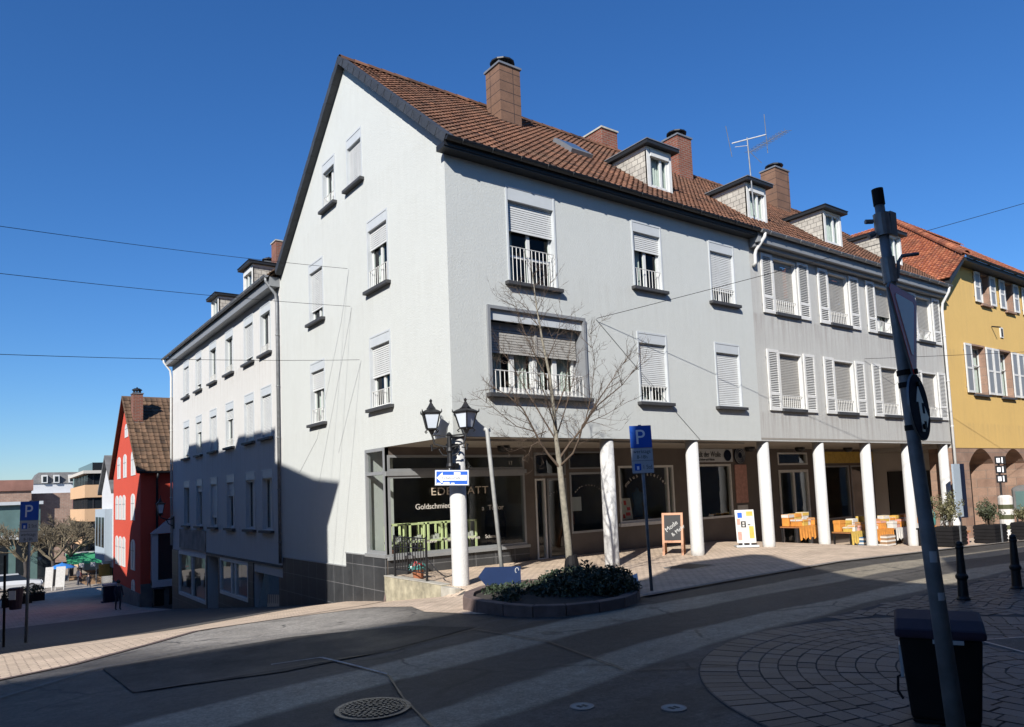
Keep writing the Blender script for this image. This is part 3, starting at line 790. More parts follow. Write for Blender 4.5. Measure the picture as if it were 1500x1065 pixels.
# chimneys, skylight, dormer
chimney(house, 4.12, 4.86, 3.5, 4.2, 12.0, 14.0, M['chim_brown'])
chimney(house, 9.55, 10.3, 5.0, 6.3, 12.2, 14.2, M['brick'], 'brick')
b = MB(); fy = lambda y: 9.0+(y+.38)*KR
def on_roof(x, y, h): return V((x, y-.64*h, fy(y)+.77*h))
b.prism([on_roof(5.35, 2.0, .02), on_roof(6.15, 2.0, .02), on_roof(6.15, 2.75, .02), on_roof(5.35, 2.75, .02)], (0, -.08, .10))
sky = b.build('skylight', M['zinc'], house)
b = MB(); b.poly([on_roof(5.43, 2.07, .16), on_roof(6.07, 2.07, .16), on_roof(6.07, 2.68, .16), on_roof(5.43, 2.68, .16)]); b.build('pane', M['glass'], sky)
dormer(house, FRONT, 7.05, 8.05, -.75, 9.93, 11.12, -2.3, M['shingle'], M['zinc'])
# columns
def column(par, x, zb, r=.172, y=.21, top=2.9):
    b = MB(); b.lathe([(r*1.04, zb), (r*1.03, zb+.25), (r*.98, top)], (x, y, 0), 28); b.build('column', M['column'], par, smooth=True, fixn=True)
for x, zb in ((.2, -.4), (4.48, -.3), (7.6, -.3)): column(house, x, zb)
# soffit of the arcade
b = MB(); b.box((.012, .14, 2.852), (10.4, 3.3, 2.93)); b.box((.012, .012, 2.90), (10.4, .14, 2.95)); b.box((.4, .5, 2.80), (10.3, .62, 2.852)); b.build('soffit', M['soffit'], house)
for x in (2.98,):
    b = MB(); b.lathe([(.17, 2.84), (.17, 2.78), (.13, 2.70), (.04, 2.68)], (x, 2.4, 0), 14); b.build('ceiling_lamp', M['iron'], house)
# shop front of the corner house
SF = frame((0, 3.13, 0), (1, 0, 0), (0, -1, 0))
def shopfront(par, a0, a1, holes, mat, zb=-1.2, zt=2.86, F=SF):
    b = MB(); wall(b, F, a0, a1, zb, zt, holes, .12); return b.build('shop_front', mat, par, fixn=False)
def shopwin(par, a0, a1, b0, b1, fr='alu', w=.06, name='shop_window', mull=(), F=SF, depth=.1):
    b = MB(); b.m = F; ring(b, a0, a1, b0, b1, w, -depth, .02)
    for m in mull: b.box((m-w*.5, b0+w, -depth), (m+w*.5, b1-w, .015))
    o = b.build(name, M[fr], par)
    g = MB(); g.m = F; g.poly([(a0+w*.5, b0+w*.5, -.04), (a1-w*.5, b0+w*.5, -.04), (a1-w*.5, b1-w*.5, -.04), (a0+w*.5, b1-w*.5, -.04)]); g.build('pane', M['shopglass'], o)
    return o
M['brownwall'] = basic('brown_tiled_wall', (.15, .12, .1), .6, 0, .2, 2.)
shopfront(house, .0, 10.4, [(.06, 4.15, .25, 2.16), (.06, 4.15, 2.27, 2.66), (4.5, 5.62, -.22, 2.0), (4.5, 5.62, 2.08, 2.72), (5.75, 7.1, .42, 2.15), (5.75, 7.1, 2.25, 2.75), (7.68, 10.12, .6, 2.32)], M['brownwall'])
s1 = shopwin(house, .06, 4.15, .25, 2.16)
shopwin(house, .06, 4.15, 2.27, 2.66)
b = MB(); b.m = SF; b.box((.0, 2.16, -.05), (4.2, 2.27, .05)); b.box((.0, .17, -.05), (4.2, .25, .10)); b.build('frame_rail', M['alu'], house)
b = MB(); b.m = SF
for k in range(7): b.box((.02+.6*k, -.5, .0), (.02+.6*k+.59, .165, .03))
b.build('stone_base', M['stonebase'], house)
dr = shopwin(house, 4.5, 4.86, -.22, 2.0, 'white_old', .05, 'side_light')
dr = shopwin(house, 4.92, 5.62, -.22, 2.0, 'casing_dark', .06, 'door')
shopwin(house, 4.5, 5.62, 2.08, 2.72, 'casing_dark')
shopwin(house, 5.75, 7.1, .42, 2.15, 'alu', .06)
shopwin(house, 5.75, 7.1, 2.25, 2.75, 'casing_dark', .04)
s3 = shopwin(house, 7.68, 10.12, .6, 2.32, 'white_old', .07, mull=(9.85,))
b = MB(); b.m = SF; b.box((7.6, .50, 0), (10.2, .6, .12)); b.build('window_board', M['white_old'], house)
# corner pane on the gable side
b = MB(); b.m = GABLE
ring(b, 3.13, 4.2, .30, 2.845, .075, -.1, .02); b.box((3.2, 2.2, -.1), (4.13, 2.28, .02)); b.box((3.1, .22, -.12), (4.22, .30, .07))
s0 = b.build('shop_window', M['alu'], house)
g = MB(); g.m = GABLE; g.poly([(3.16, .33, -.04), (4.17, .33, -.04), (4.17, 2.8, -.04), (3.16, 2.8, -.04)]); g.build('pane', M['shopglass'], s0)
b = MB(); b.box((-.045, 4.2, -2), (-.0, 5.42, .24)); b.box((-.045, 5.42, -2.2), (-.0, 10.33, -.11)); b.box((-.045, 3.14, -2), (-.0, 4.2, .215)); b.build('stone_base', M['stonebase'], house)
b = MB(); b.box((-.06, 4.2, .24), (0, 5.44, .265)); b.box((-.06, 5.44, -.11), (0, 10.33, -.085)); b.build('base_ledge', M['alu'], house)
# interior of the shops
def interior(par, x0, x1, floor, y1=6.6):
    b = MB(); b.poly([(x0, 3.3, floor), (x1, 3.3, floor), (x1, y1, floor), (x0, y1, floor)]); b.poly([(x0, y1, floor), (x1, y1, floor), (x1, y1, 2.85), (x0, y1, 2.85)])
    ys = 4.25 if x0 < .1 else 3.3
    b.poly([(x0, ys, floor), (x0, y1, floor), (x0, y1, 2.85), (x0, ys, 2.85)]); b.poly([(x1, 3.3, floor), (x1, y1, floor), (x1, y1, 2.85), (x1, 3.3, 2.85)]); b.poly([(x0, 3.3, 2.8), (x1, 3.3, 2.8), (x1, y1, 2.8), (x0, y1, 2.8)])
    b.build('shop_interior', M['interior'], par, fixn=False)
interior(house, .02, 4.3, -.15); interior(house, 4.32, 7.4, -.15); interior(house, 7.42, 10.38, -.15)
b = MB(); b.box((.03, 4.2, .2), (.75, 4.26, 2.8)); b.build('inner_wall_panel', M['white'], house)  # white panel added for the sunlit side wall inside the corner pane
# lettering on the panes
def sfm(x, z, out=.012): return basis((x, 3.13-out, z), (1, 0, 0), (0, 0, 1))
text(house, 'shop_lettering', 'EDELMATT', .27, sfm(1.22, 1.66), M['gold'], squash=1.22, spacing=1.1)
text(house, 'shop_lettering', 'Goldschmiede', .19, sfm(.78, 1.33), M['cream_letters'])
text(house, 'shop_lettering', 'a', .19, sfm(2.72, 1.22), M['cream_letters']); text(house, 'shop_lettering', 'Todor', .19, sfm(2.92, 1.22), M['cream_letters'])
for lx, lt in ((1.0, 'Gravur'), (1.55, 'Trauringe'), (2.3, 'Perlen'), (2.8, 'Schmuck')): text(house, 'shop_lettering', lt, .13, sfm(lx, .5), M['cream_letters'])
text(house, 'house_number', '13', .14, sfm(3.62, 2.4), M['cream_letters'])
for cx0, rr, ch, sz in ((8.85, .95, 'mulus  atelier', .17), (6.45, .55, 'm o d e  a t e l i e r', .07), (5.27, .3, 'a t e l i e r', .07)):
    n = len(ch)
    for k, c1 in enumerate(ch):
        if c1 == ' ': continue
        an = R(150-120*k/(n-1)); 
        text(house, 'shop_lettering', c1, sz, basis((cx0+rr*math.cos(an), 3.118, 1.42+(rr*.62)*math.sin(an)), (math.cos(an-R(90)), 0, math.sin(an-R(90))), (math.cos(an), 0, math.sin(an))), M['cream_letters'], 'CENTER')

# ------------------------------------------------------------------ grey house with louvred shutters
gh = thing('terraced_house', 'grey rendered terraced house with white louvred shutters, right of the white corner house', 'house', (16, 5, -.3))
WX = [11.54, 14.56, 17.55, 20.57]
b = MB(); b.cur = 0
wall(b, FRONT @ Matrix.Translation((0, 0, -.02)), 10.41, 22.57, 2.85, 9.15, [(x, x+1.22, z0, z1, .26) for x in WX for z0, z1 in ((3.84, 5.55), (6.77, 8.46))], .26, 1)
b.build('wall', [M['stucco_grey'], M['white_old']], gh, fixn=False)
FG = FRONT @ Matrix.Translation((0, 0, -.02))
def louvre(par, F, a0, a1, b0, b1, c=.02, fr='white_old', inf=None, name='shutter', mid=.27):
    b = MB(); b.m = F; w = .075
    ring(b, a0, a1, b0, b1, w, c, c+.045, wb=.09, wt=.09)
    bm_ = b0+(b1-b0)*mid; b.box((a0+w, bm_-.04, c), (a1-w, bm_+.04, c+.045))
    for y0, y1 in ((b0+.09, bm_-.04), (bm_+.04, b1-.09)):
        if inf: b.cur = 1; b.box((a0+w, y0, c+.005), (a1-w, y1, c+.03)); b.cur = 0; continue
        n = int((y1-y0)/.052); st = (y1-y0)/n
        for k in range(n):
            y = y0+st*k
            b.poly([(a0+w, y+st*.05, c+.042), (a1-w, y+st*.05, c+.042), (a1-w, y+st*.72, c+.01), (a0+w, y+st*.72, c+.01)])
    b.cur = 1
    if not inf: b.poly([(a0+w, b0+.05, c+.004), (a1-w, b0+.05, c+.004), (a1-w, b1-.05, c+.004), (a0+w, b1-.05, c+.004)])
    for y in (b0+.25, b1-.25): b.box((a0-.02, y-.03, c-.02), (a0+.03, y+.03, c))
    return b.build(name, [M[fr], inf or M['casing_dark']], par, fixn=False)
k = 0
for z0, z1 in ((6.77, 8.46), (3.84, 5.55)):
    for x in WX:
        bl = [.93, .93, .62, .72, .95, .95, .95, .95][k]; k += 1
        w = window(gh, FG, x, x+1.22, z0, z1, bl, .40, box=.05, cas='white_old', shut='shutter_beige', rev=.26, sill=False, curt=(.1, .9))
        s = MB(); s.m = FG; s.box((x-.02, z0-.10, -.02), (x+1.24, z0-.004, .10)); s.build('sill', M['sill'], w, bevel=.008)
        louvre(w, FG, x-.62, x-.06, z0-.08, z1+.04); louvre(w, FG, x+1.26, x+1.86, z0-.08, z1+.04)
long_roof(gh, 10.42, 22.6, M['tile'])
b = MB(); b.box((10.42, -.34, 8.66), (22.6, -.02, 8.93)); b.box((10.42, -.2, 8.56), (22.6, -.02, 8.66)); b.build('eaves_board', M['casing_dark'], gh)
gutter(gh, [(10.43, -.44, 8.98), (22.62, -.44, 8.98)], M['zinc'], .075, 16)
downpipe(gh, [(10.6, -.44, 8.92), (10.6, -.43, 8.80), (10.55, -.15, 8.48), (10.55, -.10, 8.35), (10.55, -.10, 8.1), (10.55, -.02, 8.02)], M['white_old'], .05)
downpipe(gh, [(22.45, -.44, 8.92), (22.45, -.42, 8.75), (22.5, -.14, 8.35), (22.5, -.10, 8.1), (22.5, -.10, -.7)], M['white_old'], .05)
dormer(gh, FRONT, 11.4, 12.4, -.65, 9.86, 11.02, -2.2, M['shingle'], M['zinc'])
dormer(gh, FRONT, 15.5, 16.6, -.52, 9.75, 10.92, -2.1, M['shingle'], M['darkmetal'], False)
dormer(gh, FRONT, 19.8, 20.9, -.52, 9.75, 10.92, -2.1, M['shingle'], M['darkmetal'], False)
chimney(gh, 12.4, 13.15, 4.05, 4.75, 12.3, 14.3, M['brick'])
chimney(gh, 18.45, 19.4, 4.1, 4.8, 12.2, 14.55, M['chim_brown'])
for x, zb in ((10.75, -.35), (13.65, -.5), (16.5, -.85), (19.35, -.95), (22.25, -.95)): column(gh, x, zb)
b = MB(); b.box((16.2, -.06, -.95), (16.85, .5, -.62)); b.build('column_plinth', M['plinth'], gh, bevel=.02)
b = MB(); b.box((10.43, .14, 2.852), (22.55, 3.3, 2.93)); b.box((10.43, .012, 2.90), (22.55, .14, 2.95)); b.build('soffit', M['soffit'], gh)
for x in (12.9, 15.8, 19.0):
    b = MB(); b.lathe([(.17, 2.84), (.17, 2.78), (.13, 2.70), (.04, 2.68)], (x, 2.2, 0), 14); b.build('ceiling_lamp', M['iron'], gh)
shopfront(gh, 10.4, 22.57, [(11.15, 13.05, .52, 2.33), (15.8, 17.7, -.9, 2.08), (15.8, 17.7, 2.26, 2.72), (18.3, 20.6, .1, 2.2), (20.75, 22.4, .1, 2.2)], M['brownwall'])
shopwin(gh, 11.15, 13.05, .52, 2.33, 'white_old', .07)
shopwin(gh, 15.8, 17.7, -.9, 2.08, 'white_old', .1, 'door', (16.75,)); shopwin(gh, 15.8, 17.7, 2.26, 2.72, 'white_old', .06)
shopwin(gh, 18.3, 20.6, .1, 2.2, 'alu'); shopwin(gh, 20.75, 22.4, .1, 2.2, 'alu')
b = MB(); b.m = SF; b.box((18.2, 2.3, 0), (22.5, 2.75, .05)); b.build('fascia', M['yellow_cloth'], gh)
interior(gh, 10.45, 15.0, -.2); interior(gh, 15.02, 22.5, -.85)
b = MB(); b.m = SF; b.box((11.08, 2.40, 0), (13.15, 2.84, .04)); sg = b.build('shop_sign', M['signgrey'], gh)
text(sg, 'sign_lettering', 'Welt der Wolle', .27, sfm(11.13, 2.57, .048), M['ink'], squash=.78)
text(sg, 'sign_lettering', 'Stricken und Häkeln', .10, sfm(11.35, 2.45, .048), M['ink'])
b = MB(); b.m = basis((12.86, 3.085, 2.62), (1, 0, 0), (0, 0, 1)); b.lathe([(.19, 0), (.19, .02)], n=24); b.build('sign_disc', M['navy'], sg)
b = MB(); b.m = basis((13.55, 3.12, 2.62), (1, 0, 0), (0, 0, 1)); b.lathe([(.30, 0), (.30, .04)], n=28); rs = b.build('round_sign', M['navy'], gh)
b = MB(); b.m = basis((13.55, 3.079, 2.62), (1, 0, 0), (0, 0, 1))
for r in (.27, .2, .13):
    pr = [(r*math.cos(2*math.pi*q/28), r*math.sin(2*math.pi*q/28), 0) for q in range(29)]; b.tube(pr, .008, 4, False)
b.build('sign_ring', M['signgrey'], rs)
b = MB(); b.m = SF; b.box((13.25, .98, 0), (13.9, 2.3, .03)); b.build('notice_board', M['pink_cloth'], gh)
b = MB(); b.m = SF; b.box((13.3, .55, 0), (13.85, .9, .03)); b.build('notice', M['white_cloth'], gh)

# ------------------------------------------------------------------ wing down the side street
wg = thing('side_street_house', 'white weathered house with three rows of narrow windows on the side street', 'house', (4, 18, -2))
WY = [(11.3, 12.42), (13.2, 14.33), (15.72, 16.82), (18.15, 19.25), (20.58, 21.64), (22.9, 24.05)]
rows = [(6.66, 8.36, [.0, .86, .0, .0, .80, .88], [.2, .1]), (3.80, 5.54, [1, 1, .25, 1, .3, .9], []), (.70, 2.74, [.02, .04, .30, .78, .14, .02], [])]
b = MB(); hs = []
for z0, z1, bl, _ in rows:
    for y0, y1 in WY: hs.append((y0, y1, z0, z1))
wall(b, GABLE, 10.35, 26.5, -4.6, 9.0, hs+[(19.96, 25.16, -2.56, -.52, .12), (18.0, 19.8, -4.6, -.5, .9), (14.05, 17.85, -1.88, -.46, .1), (10.75, 13.4, -4.6, -.75, .7)])
o = b.build('wall', M['stucco_wing'], wg, fixn=False)
for z0, z1, bl, _ in rows:
    for q, (y0, y1) in enumerate(WY): window(wg, GABLE, y0, y1, z0, z1, bl[q], .3 if bl[q] < .5 and z0 > 3 else 0, box=.30, curt=rnd.choice([(.8, 1.), (.9, 1.), (.7, .9)]), cas='casing')
b = MB(); b.m = GABLE
def panel(a0, a1, b0, b1, c=.035):
    b = MB(); b.m = GABLE; b.box((a0, b0, 0), (a1, b1, c)); b.build('stone_base', M['stonebase'], wg)
panel(25.17, 26.49, -4.6, -.5); panel(19.81, 19.95, -4.6, -.5); panel(19.96, 25.16, -4.6, -2.57); panel(17.86, 17.99, -4.6, -.46); panel(14.05, 17.85, -4.6, -1.89); panel(13.41, 14.04, -4.6, -.46); panel(10.36, 10.74, -4.6, -.75)
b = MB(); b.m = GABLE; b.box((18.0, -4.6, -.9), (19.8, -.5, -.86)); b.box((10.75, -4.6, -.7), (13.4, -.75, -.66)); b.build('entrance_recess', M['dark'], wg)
b = MB(); b.m = GABLE; b.box((10.36, -.44, 0), (19.9, -.37, .05)); b.build('ledge', M['sill'], wg)
w1 = shopwin(wg, 19.96, 25.16, -2.56, -.52, 'white_old', .14, mull=(22.5,), F=GABLE); w2 = shopwin(wg, 14.05, 17.85, -1.88, -.46, 'white_old', .13, mull=(15.7, 16.2), F=GABLE)
b = MB(); b.m = GABLE
for a0, a1, b0, b1 in ((19.8, 25.3, -2.7, -.4), (13.9, 18.0, -2.0, -.3)): b.poly([(a0, b0, -1.2), (a1, b0, -1.2), (a1, b1, -1.2), (a0, b1, -1.2)])
b.cur = 1
for a0, b0, s in ((23.3, -1.15, .5), (24.2, -2.2, .6), (20.6, -2.1, .5), (16.8, -1.6, .35), (14.6, -1.7, .3)): b.box((a0, b0, -.8), (a0+s, b0+s*.7, -.5))
b.build('display', [M['interior'], M['white_cloth']], wg, fixn=False)
b = MB(); b.m = GABLE; b.box((20.0, -.36, 0), (24.85, .52, .05)); b.build('sign_board', M['stain'], wg)
# its roof
b = MB(); zE, zR = 8.93, 12.55; sl = V((4.35, 0, zR-zE))
tiles(b, (-.36, 10.2, zE), (0, 1, 0), sl, 16.45, sl.length)
b.cur = 1; b.prism([(-.3, 10.36, zE-.06), (4, 10.36, zR-.08), (8.3, 10.36, zE-.06), (8.3, 10.36, zE), (4, 10.36, zR-.02), (-.3, 10.36, zE)], (0, 16.25, 0)); b.cur = 0
ridge_caps(b, (4, 10.4, zR), (4, 26.65, zR)); b.build('roof', [M['tile_brown'], M['tile_brown']], wg, fixn=False)
b = MB(); b.box((-.32, 10.37, 8.58), (-.0, 26.6, 8.88)); b.build('eaves_board', M['casing_dark'], wg)
gutter(wg, [(-.42, 26.65, 8.93), (-.42, 10.4, 8.93)], M['zinc'], .075, 18)
downpipe(wg, [(-.42, 10.5, 8.88), (-.42, 10.5, 8.75), (-.12, 10.46, 8.35), (-.08, 10.45, 8.0), (-.08, 10.45, -.3)], M['galv'], .05)
downpipe(wg, [(-.42, 26.4, 8.88), (-.42, 26.4, 8.75), (-.12, 26.42, 8.35), (-.08, 26.42, 8.0), (-.08, 26.42, -.3)], M['white_old'], .05)
b = MB(); b.poly([(0, 26.5, -4.6), (8, 26.5, -4.6), (8, 26.5, 9), (4, 26.5, 12.4), (0, 26.5, 9)]); b.poly([(8, 10.4, -4.6), (8, 26.5, -4.6), (8, 26.5, 9), (8, 10.4, 9)]); b.build('party_wall', M['stucco_wing'], wg, fixn=False)
dormer(wg, GABLE, 16.15, 17.4, -.9, 9.98, 11.1, -2.5, M['shingle'], M['darkmetal']); dormer(wg, GABLE, 21.25, 22.5, -.9, 9.98, 11.05, -2.5, M['shingle'], M['darkmetal'], False)
chimney(wg, 3.8, 4.5, 22.0, 22.7, 11.5, 14.35, M['brick'], 'brick'); chimney(wg, 3.75, 4.4, 23.5, 24.4, 11.5, 13.7, M['brick'])

# ------------------------------------------------------------------ yellow house
yh = thing('yellow_house', 'ochre yellow house with sandstone arcade and red tiled hip roof at the right edge', 'house', (29, 5, -.8))
yU = [(26.5, 27.3, 8.90, 10.12), (29.05, 29.85, 8.90, 10.12), (31.6, 32.4, 8.9, 10.12)]
yL = [(25.05, 26.3, 4.98, 6.92), (27.8, 28.98, 4.98, 6.92), (30.5, 31.7, 4.98, 6.92)]
XE = 38.0
b = MB(); wall(b, FRONT, 22.6, XE, 2.68, 10.6, [h+(.28,) for h in yU+yL], .28, 1)
o = b.build('wall', [M['yellow'], M['sandstone']], yh, fixn=False)
clip(o, [((22.65, 0, 9.25), (-.713, 0, 1.0))])
b = MB(); b.m = FRONT
# arcade: piers and segmental arches, 0.9 m thick
piers = [(22.62, 23.95), (26.3, 27.25), (29.6, 30.6), (33, 34), (36.4, 38)]
for x0, x1 in piers: b.box((x0, -1.2, -.9), (x1, 2.06, 0))
for k in range(len(piers)-1):
    x0, x1 = piers[k][1], piers[k+1][0]; n = 12
    for q in range(n):
        def zz(t): return 2.06+.62*math.sin(math.pi*t)**.8
        t0, t1 = q/n, (q+1)/n; xa, xb = x0+(x1-x0)*t0, x0+(x1-x0)*t1
        b.prism([(xa, zz(t0), 0), (xb, zz(t1), 0), (xb, 2.70, 0), (xa, 2.70, 0)], (0, 0, -.9))
for x0, x1 in piers: b.box((x0, 2.06, -.9), (x1, 2.70, 0))
b.build('arcade', M['sandstone'], yh, fixn=True)
b = MB()
b.box((22.7, .95, 2.70), (XE, 3.4, 2.78)); b.build('soffit', M['soffit'], yh)
b = MB(); b.poly([(22.6, 3.4, -1), (XE, 3.4, -1), (XE, 3.4, 2.8), (22.6, 3.4, 2.8)]); b.poly([(22.62, 0, 2.7), (22.62, 10, 2.7), (22.62, 10, 9.3), (22.62, 0, 9.3)]); b.poly([(XE, 0, -1), (XE, 10, -1), (XE, 10, 10.6), (XE, 0, 10.6)]); b.poly([(22.6, 10, -1), (XE, 10, -1), (XE, 10, 10.6), (22.6, 10, 10.6)])
b.build('party_wall', M['plain_wall'], yh, fixn=False)
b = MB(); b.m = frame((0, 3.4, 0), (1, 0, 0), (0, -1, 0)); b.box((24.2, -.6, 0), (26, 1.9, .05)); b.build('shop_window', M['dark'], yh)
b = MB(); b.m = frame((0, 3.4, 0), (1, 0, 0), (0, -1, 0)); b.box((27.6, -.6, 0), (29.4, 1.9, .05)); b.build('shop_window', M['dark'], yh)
for (x0, x1, z0, z1) in yU+yL:
    low = z0 < 6
    b = MB(); b.m = FRONT; ring(b, x0-.07, x1+.07, z0-.08, z1+.09, .075, -.02, .03); b.cur = 1
    ring(b, x0, x1, z0, z1, .05, -.26, -.2); b.box(((x0+x1)/2-.04, z0, -.26), ((x0+x1)/2+.04, z1, -.2)); b.box((x0, z0+(z1-z0)*.6, -.26), (x1, z0+(z1-z0)*.6+.05, -.2))
    w = b.build('window', [M['sandstone'], M['white_old']], yh)
    g = MB(); g.m = FRONT; g.poly([(x0, z0, -.23), (x1, z0, -.23), (x1, z1, -.23), (x0, z1, -.23)]); g.build('pane', M['glass'], w)
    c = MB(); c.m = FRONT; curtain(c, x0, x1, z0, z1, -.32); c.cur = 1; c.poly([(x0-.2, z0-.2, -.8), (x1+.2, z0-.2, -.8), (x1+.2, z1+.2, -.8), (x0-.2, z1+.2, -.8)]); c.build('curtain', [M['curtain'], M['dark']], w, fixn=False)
    s = MB(); s.m = FRONT; s.box((x0-.12, z0-.15, 0), (x1+.12, z0-.08, .12)); s.build('sill', M['sandstone'] if not low else M['sill'], w)
    sw_ = .62 if low else .55
    louvre(w, FRONT, x0-.1-sw_, x0-.09, z0-.03, z1+.05, .035, inf=M['casing_dark'], mid=.5); louvre(w, FRONT, x1+.09, x1+.1+sw_, z0-.03, z1+.05, .035, inf=M['casing_dark'], mid=.5)
b = MB(); b.m = FRONT; b.box((28.15, 7.55, 0), (28.45, 8.0, .04)); b.cur = 1; b.box((28.22, 7.6, .04), (28.38, 7.95, .05)); b.build('vent', [M['white_old'], M['dark']], yh)
b = MB(); b.tube([(27.3, -.02, 7.95), (27.3, -.35, 7.85)], .03, 6); b.build('bracket', M['iron'], yh)
# hip roof: slope facing the grey house, front slope, ridge
def hipz(x): return 10.45+.713*(x-24.1)
b = MB(); sl = V((30.2-22.5, 0, .713*(30.2-22.5)))
tiles(b, (22.5, 10.2, hipz(22.5)), (0, -1, 0), sl, 10.7, sl.length, .18, .17, .022)
o = b.build('roof', M['tile_red'], yh, fixn=False)
clip(o, [((24.1, -.5, 0), (6.1*0+5.5, -6.1, 0))])
b = MB(); sl = V((0, 5.5, 4.35)); tiles(b, (24.0, -.52, 10.43), (1, 0, 0), sl, 14, sl.length, .3, .33)
o2 = b.build('roof', M['tile_red'], yh, fixn=False)
clip(o2, [((24.1, -.5, 0), (-5.5, 6.1, 0))])
b = MB(); ridge_caps(b, (24.05, -.52, 10.47), (30.2, 5, 14.82), .13, .38); ridge_caps(b, (30.2, 5, 14.82), (38, 5, 14.82), .13, .38); b.build('ridge', M['tile_red'], yh, fixn=False)
b = MB(); b.box((24.05, -.50, 10.22), (XE, 0, 10.36)); b.prism([(22.62, -.45, 9.05), (24.08, -.45, 10.26), (24.08, -.45, 10.44), (22.62, -.45, 9.36)], (0, .45, 0)); b.build('eaves_board', M['darkmetal'], yh)
gutter(yh, [(24.1, -.57, 10.40), (XE, -.57, 10.40)], M['darkmetal'], .07, 10)

# ------------------------------------------------------------------ red house and neighbours down the lane
rh = thing('red_house', 'bright red gabled house with narrow white arched windows and brown tiled roof, down the lane', 'house', (4, 36, -4))
RG = frame((-.7, 0, 0), (0, 1, 0), (-1, 0, 0)); RS = frame((0, 31, 0), (1, 0, 0), (0, -1, 0))
b = MB(); wall(b, RG, 31, 40.6, -4.6, 8.4, []); b.m = RS; b.poly([(-.7, -4.6, 0), (8, -4.6, 0), (8, 3.6, 0), (-.7, 3.6, 0)]); b.m = Matrix.Identity(4)
b.poly([(-.7, 40.6, -4.6), (8, 40.6, -4.6), (8, 40.6, 3.6), (-.7, 40.6, 3.6)])
o = b.build('wall', M['red'], rh, fixn=False); clip(o, [((0, 35.8, 8.0), (0, -.93, 1)), ((0, 35.8, 8.0), (0, .93, 1))])
b = MB(); b.m = RS; b.box((-.7, -4.6, 0), (8, -2.5, .04)); b.m = RG; b.box((31, -4.6, 0), (40.6, -3.0, .04)); b.build('stone_base', M['roofgrey'], rh)
def arched(par, F, a0, a1, b0, b1, c=.03):
    b = MB(); b.m = F; r = (a1-a0)/2; am = (a0+a1)/2; n = 8
    pts = [(a0, b0, 0), (a1, b0, 0)]+[(am+r*math.cos(math.pi*k/n), b1-r*.5+r*.5*math.sin(math.pi*k/n), 0) for k in range(n+1)]
    b.prism(pts, (0, 0, c)); b.cur = 1
    b.box((am-.012, b0+.1, c), (am+.012, b1-.1, c+.012)); b.box((a0+.12, b0+(b1-b0)*.62, c), (a1-.12, b0+(b1-b0)*.64, c+.012))
    return b.build('shuttered_window', [M['white'], M['casing_dark']], par)
for y0, y1 in ((35.85, 36.95), (37.2, 38.25), (38.55, 39.6)):
    arched(rh, RG, y0, y1, -1.88, -.12); arched(rh, RG, y0, y1, .88, 2.36)
for y0, y1, z0, z1 in ((32.6, 33.9, -1.88, -.18), (32.7, 33.95, .88, 2.38), (32.5, 33.9, 3.4, 4.82), (35.5, 36.65, 3.38, 4.78), (37.7, 38.9, 3.38, 4.74), (35.0, 36.1, 5.75, 6.55), (32.6, 33.7, -3.3, -2.4)):
    arched(rh, RG, y0, y1, z0, z1)
b = MB(); sl = V((0, 5.0, 4.62)); tiles(b, (-.95, 30.65, 3.52), (1, 0, 0), sl, 9.2, sl.length, .30, .34); b.cur = 1
b.prism([(-.95, 30.7, 3.42), (-.95, 35.8, 8.1), (-.95, 40.9, 3.42), (-.95, 40.9, 3.6), (-.95, 35.8, 8.25), (-.95, 30.7, 3.55)], (9.2, 0, 0)); b.build('roof', [M['tile_brown'], M['tile_brown']], rh, fixn=False)
chimney(rh, -.62, -.1, 33.9, 34.6, 6.4, 8.15, M['brick'])
gutter(rh, [(-.9, 30.6, 3.48), (8, 30.6, 3.48)], M['darkmetal'], .08)
downpipe(rh, [(.1, 30.6, 3.4), (.1, 30.9, 3.0), (.1, 30.93, -3.5)], M['darkmetal'], .06)
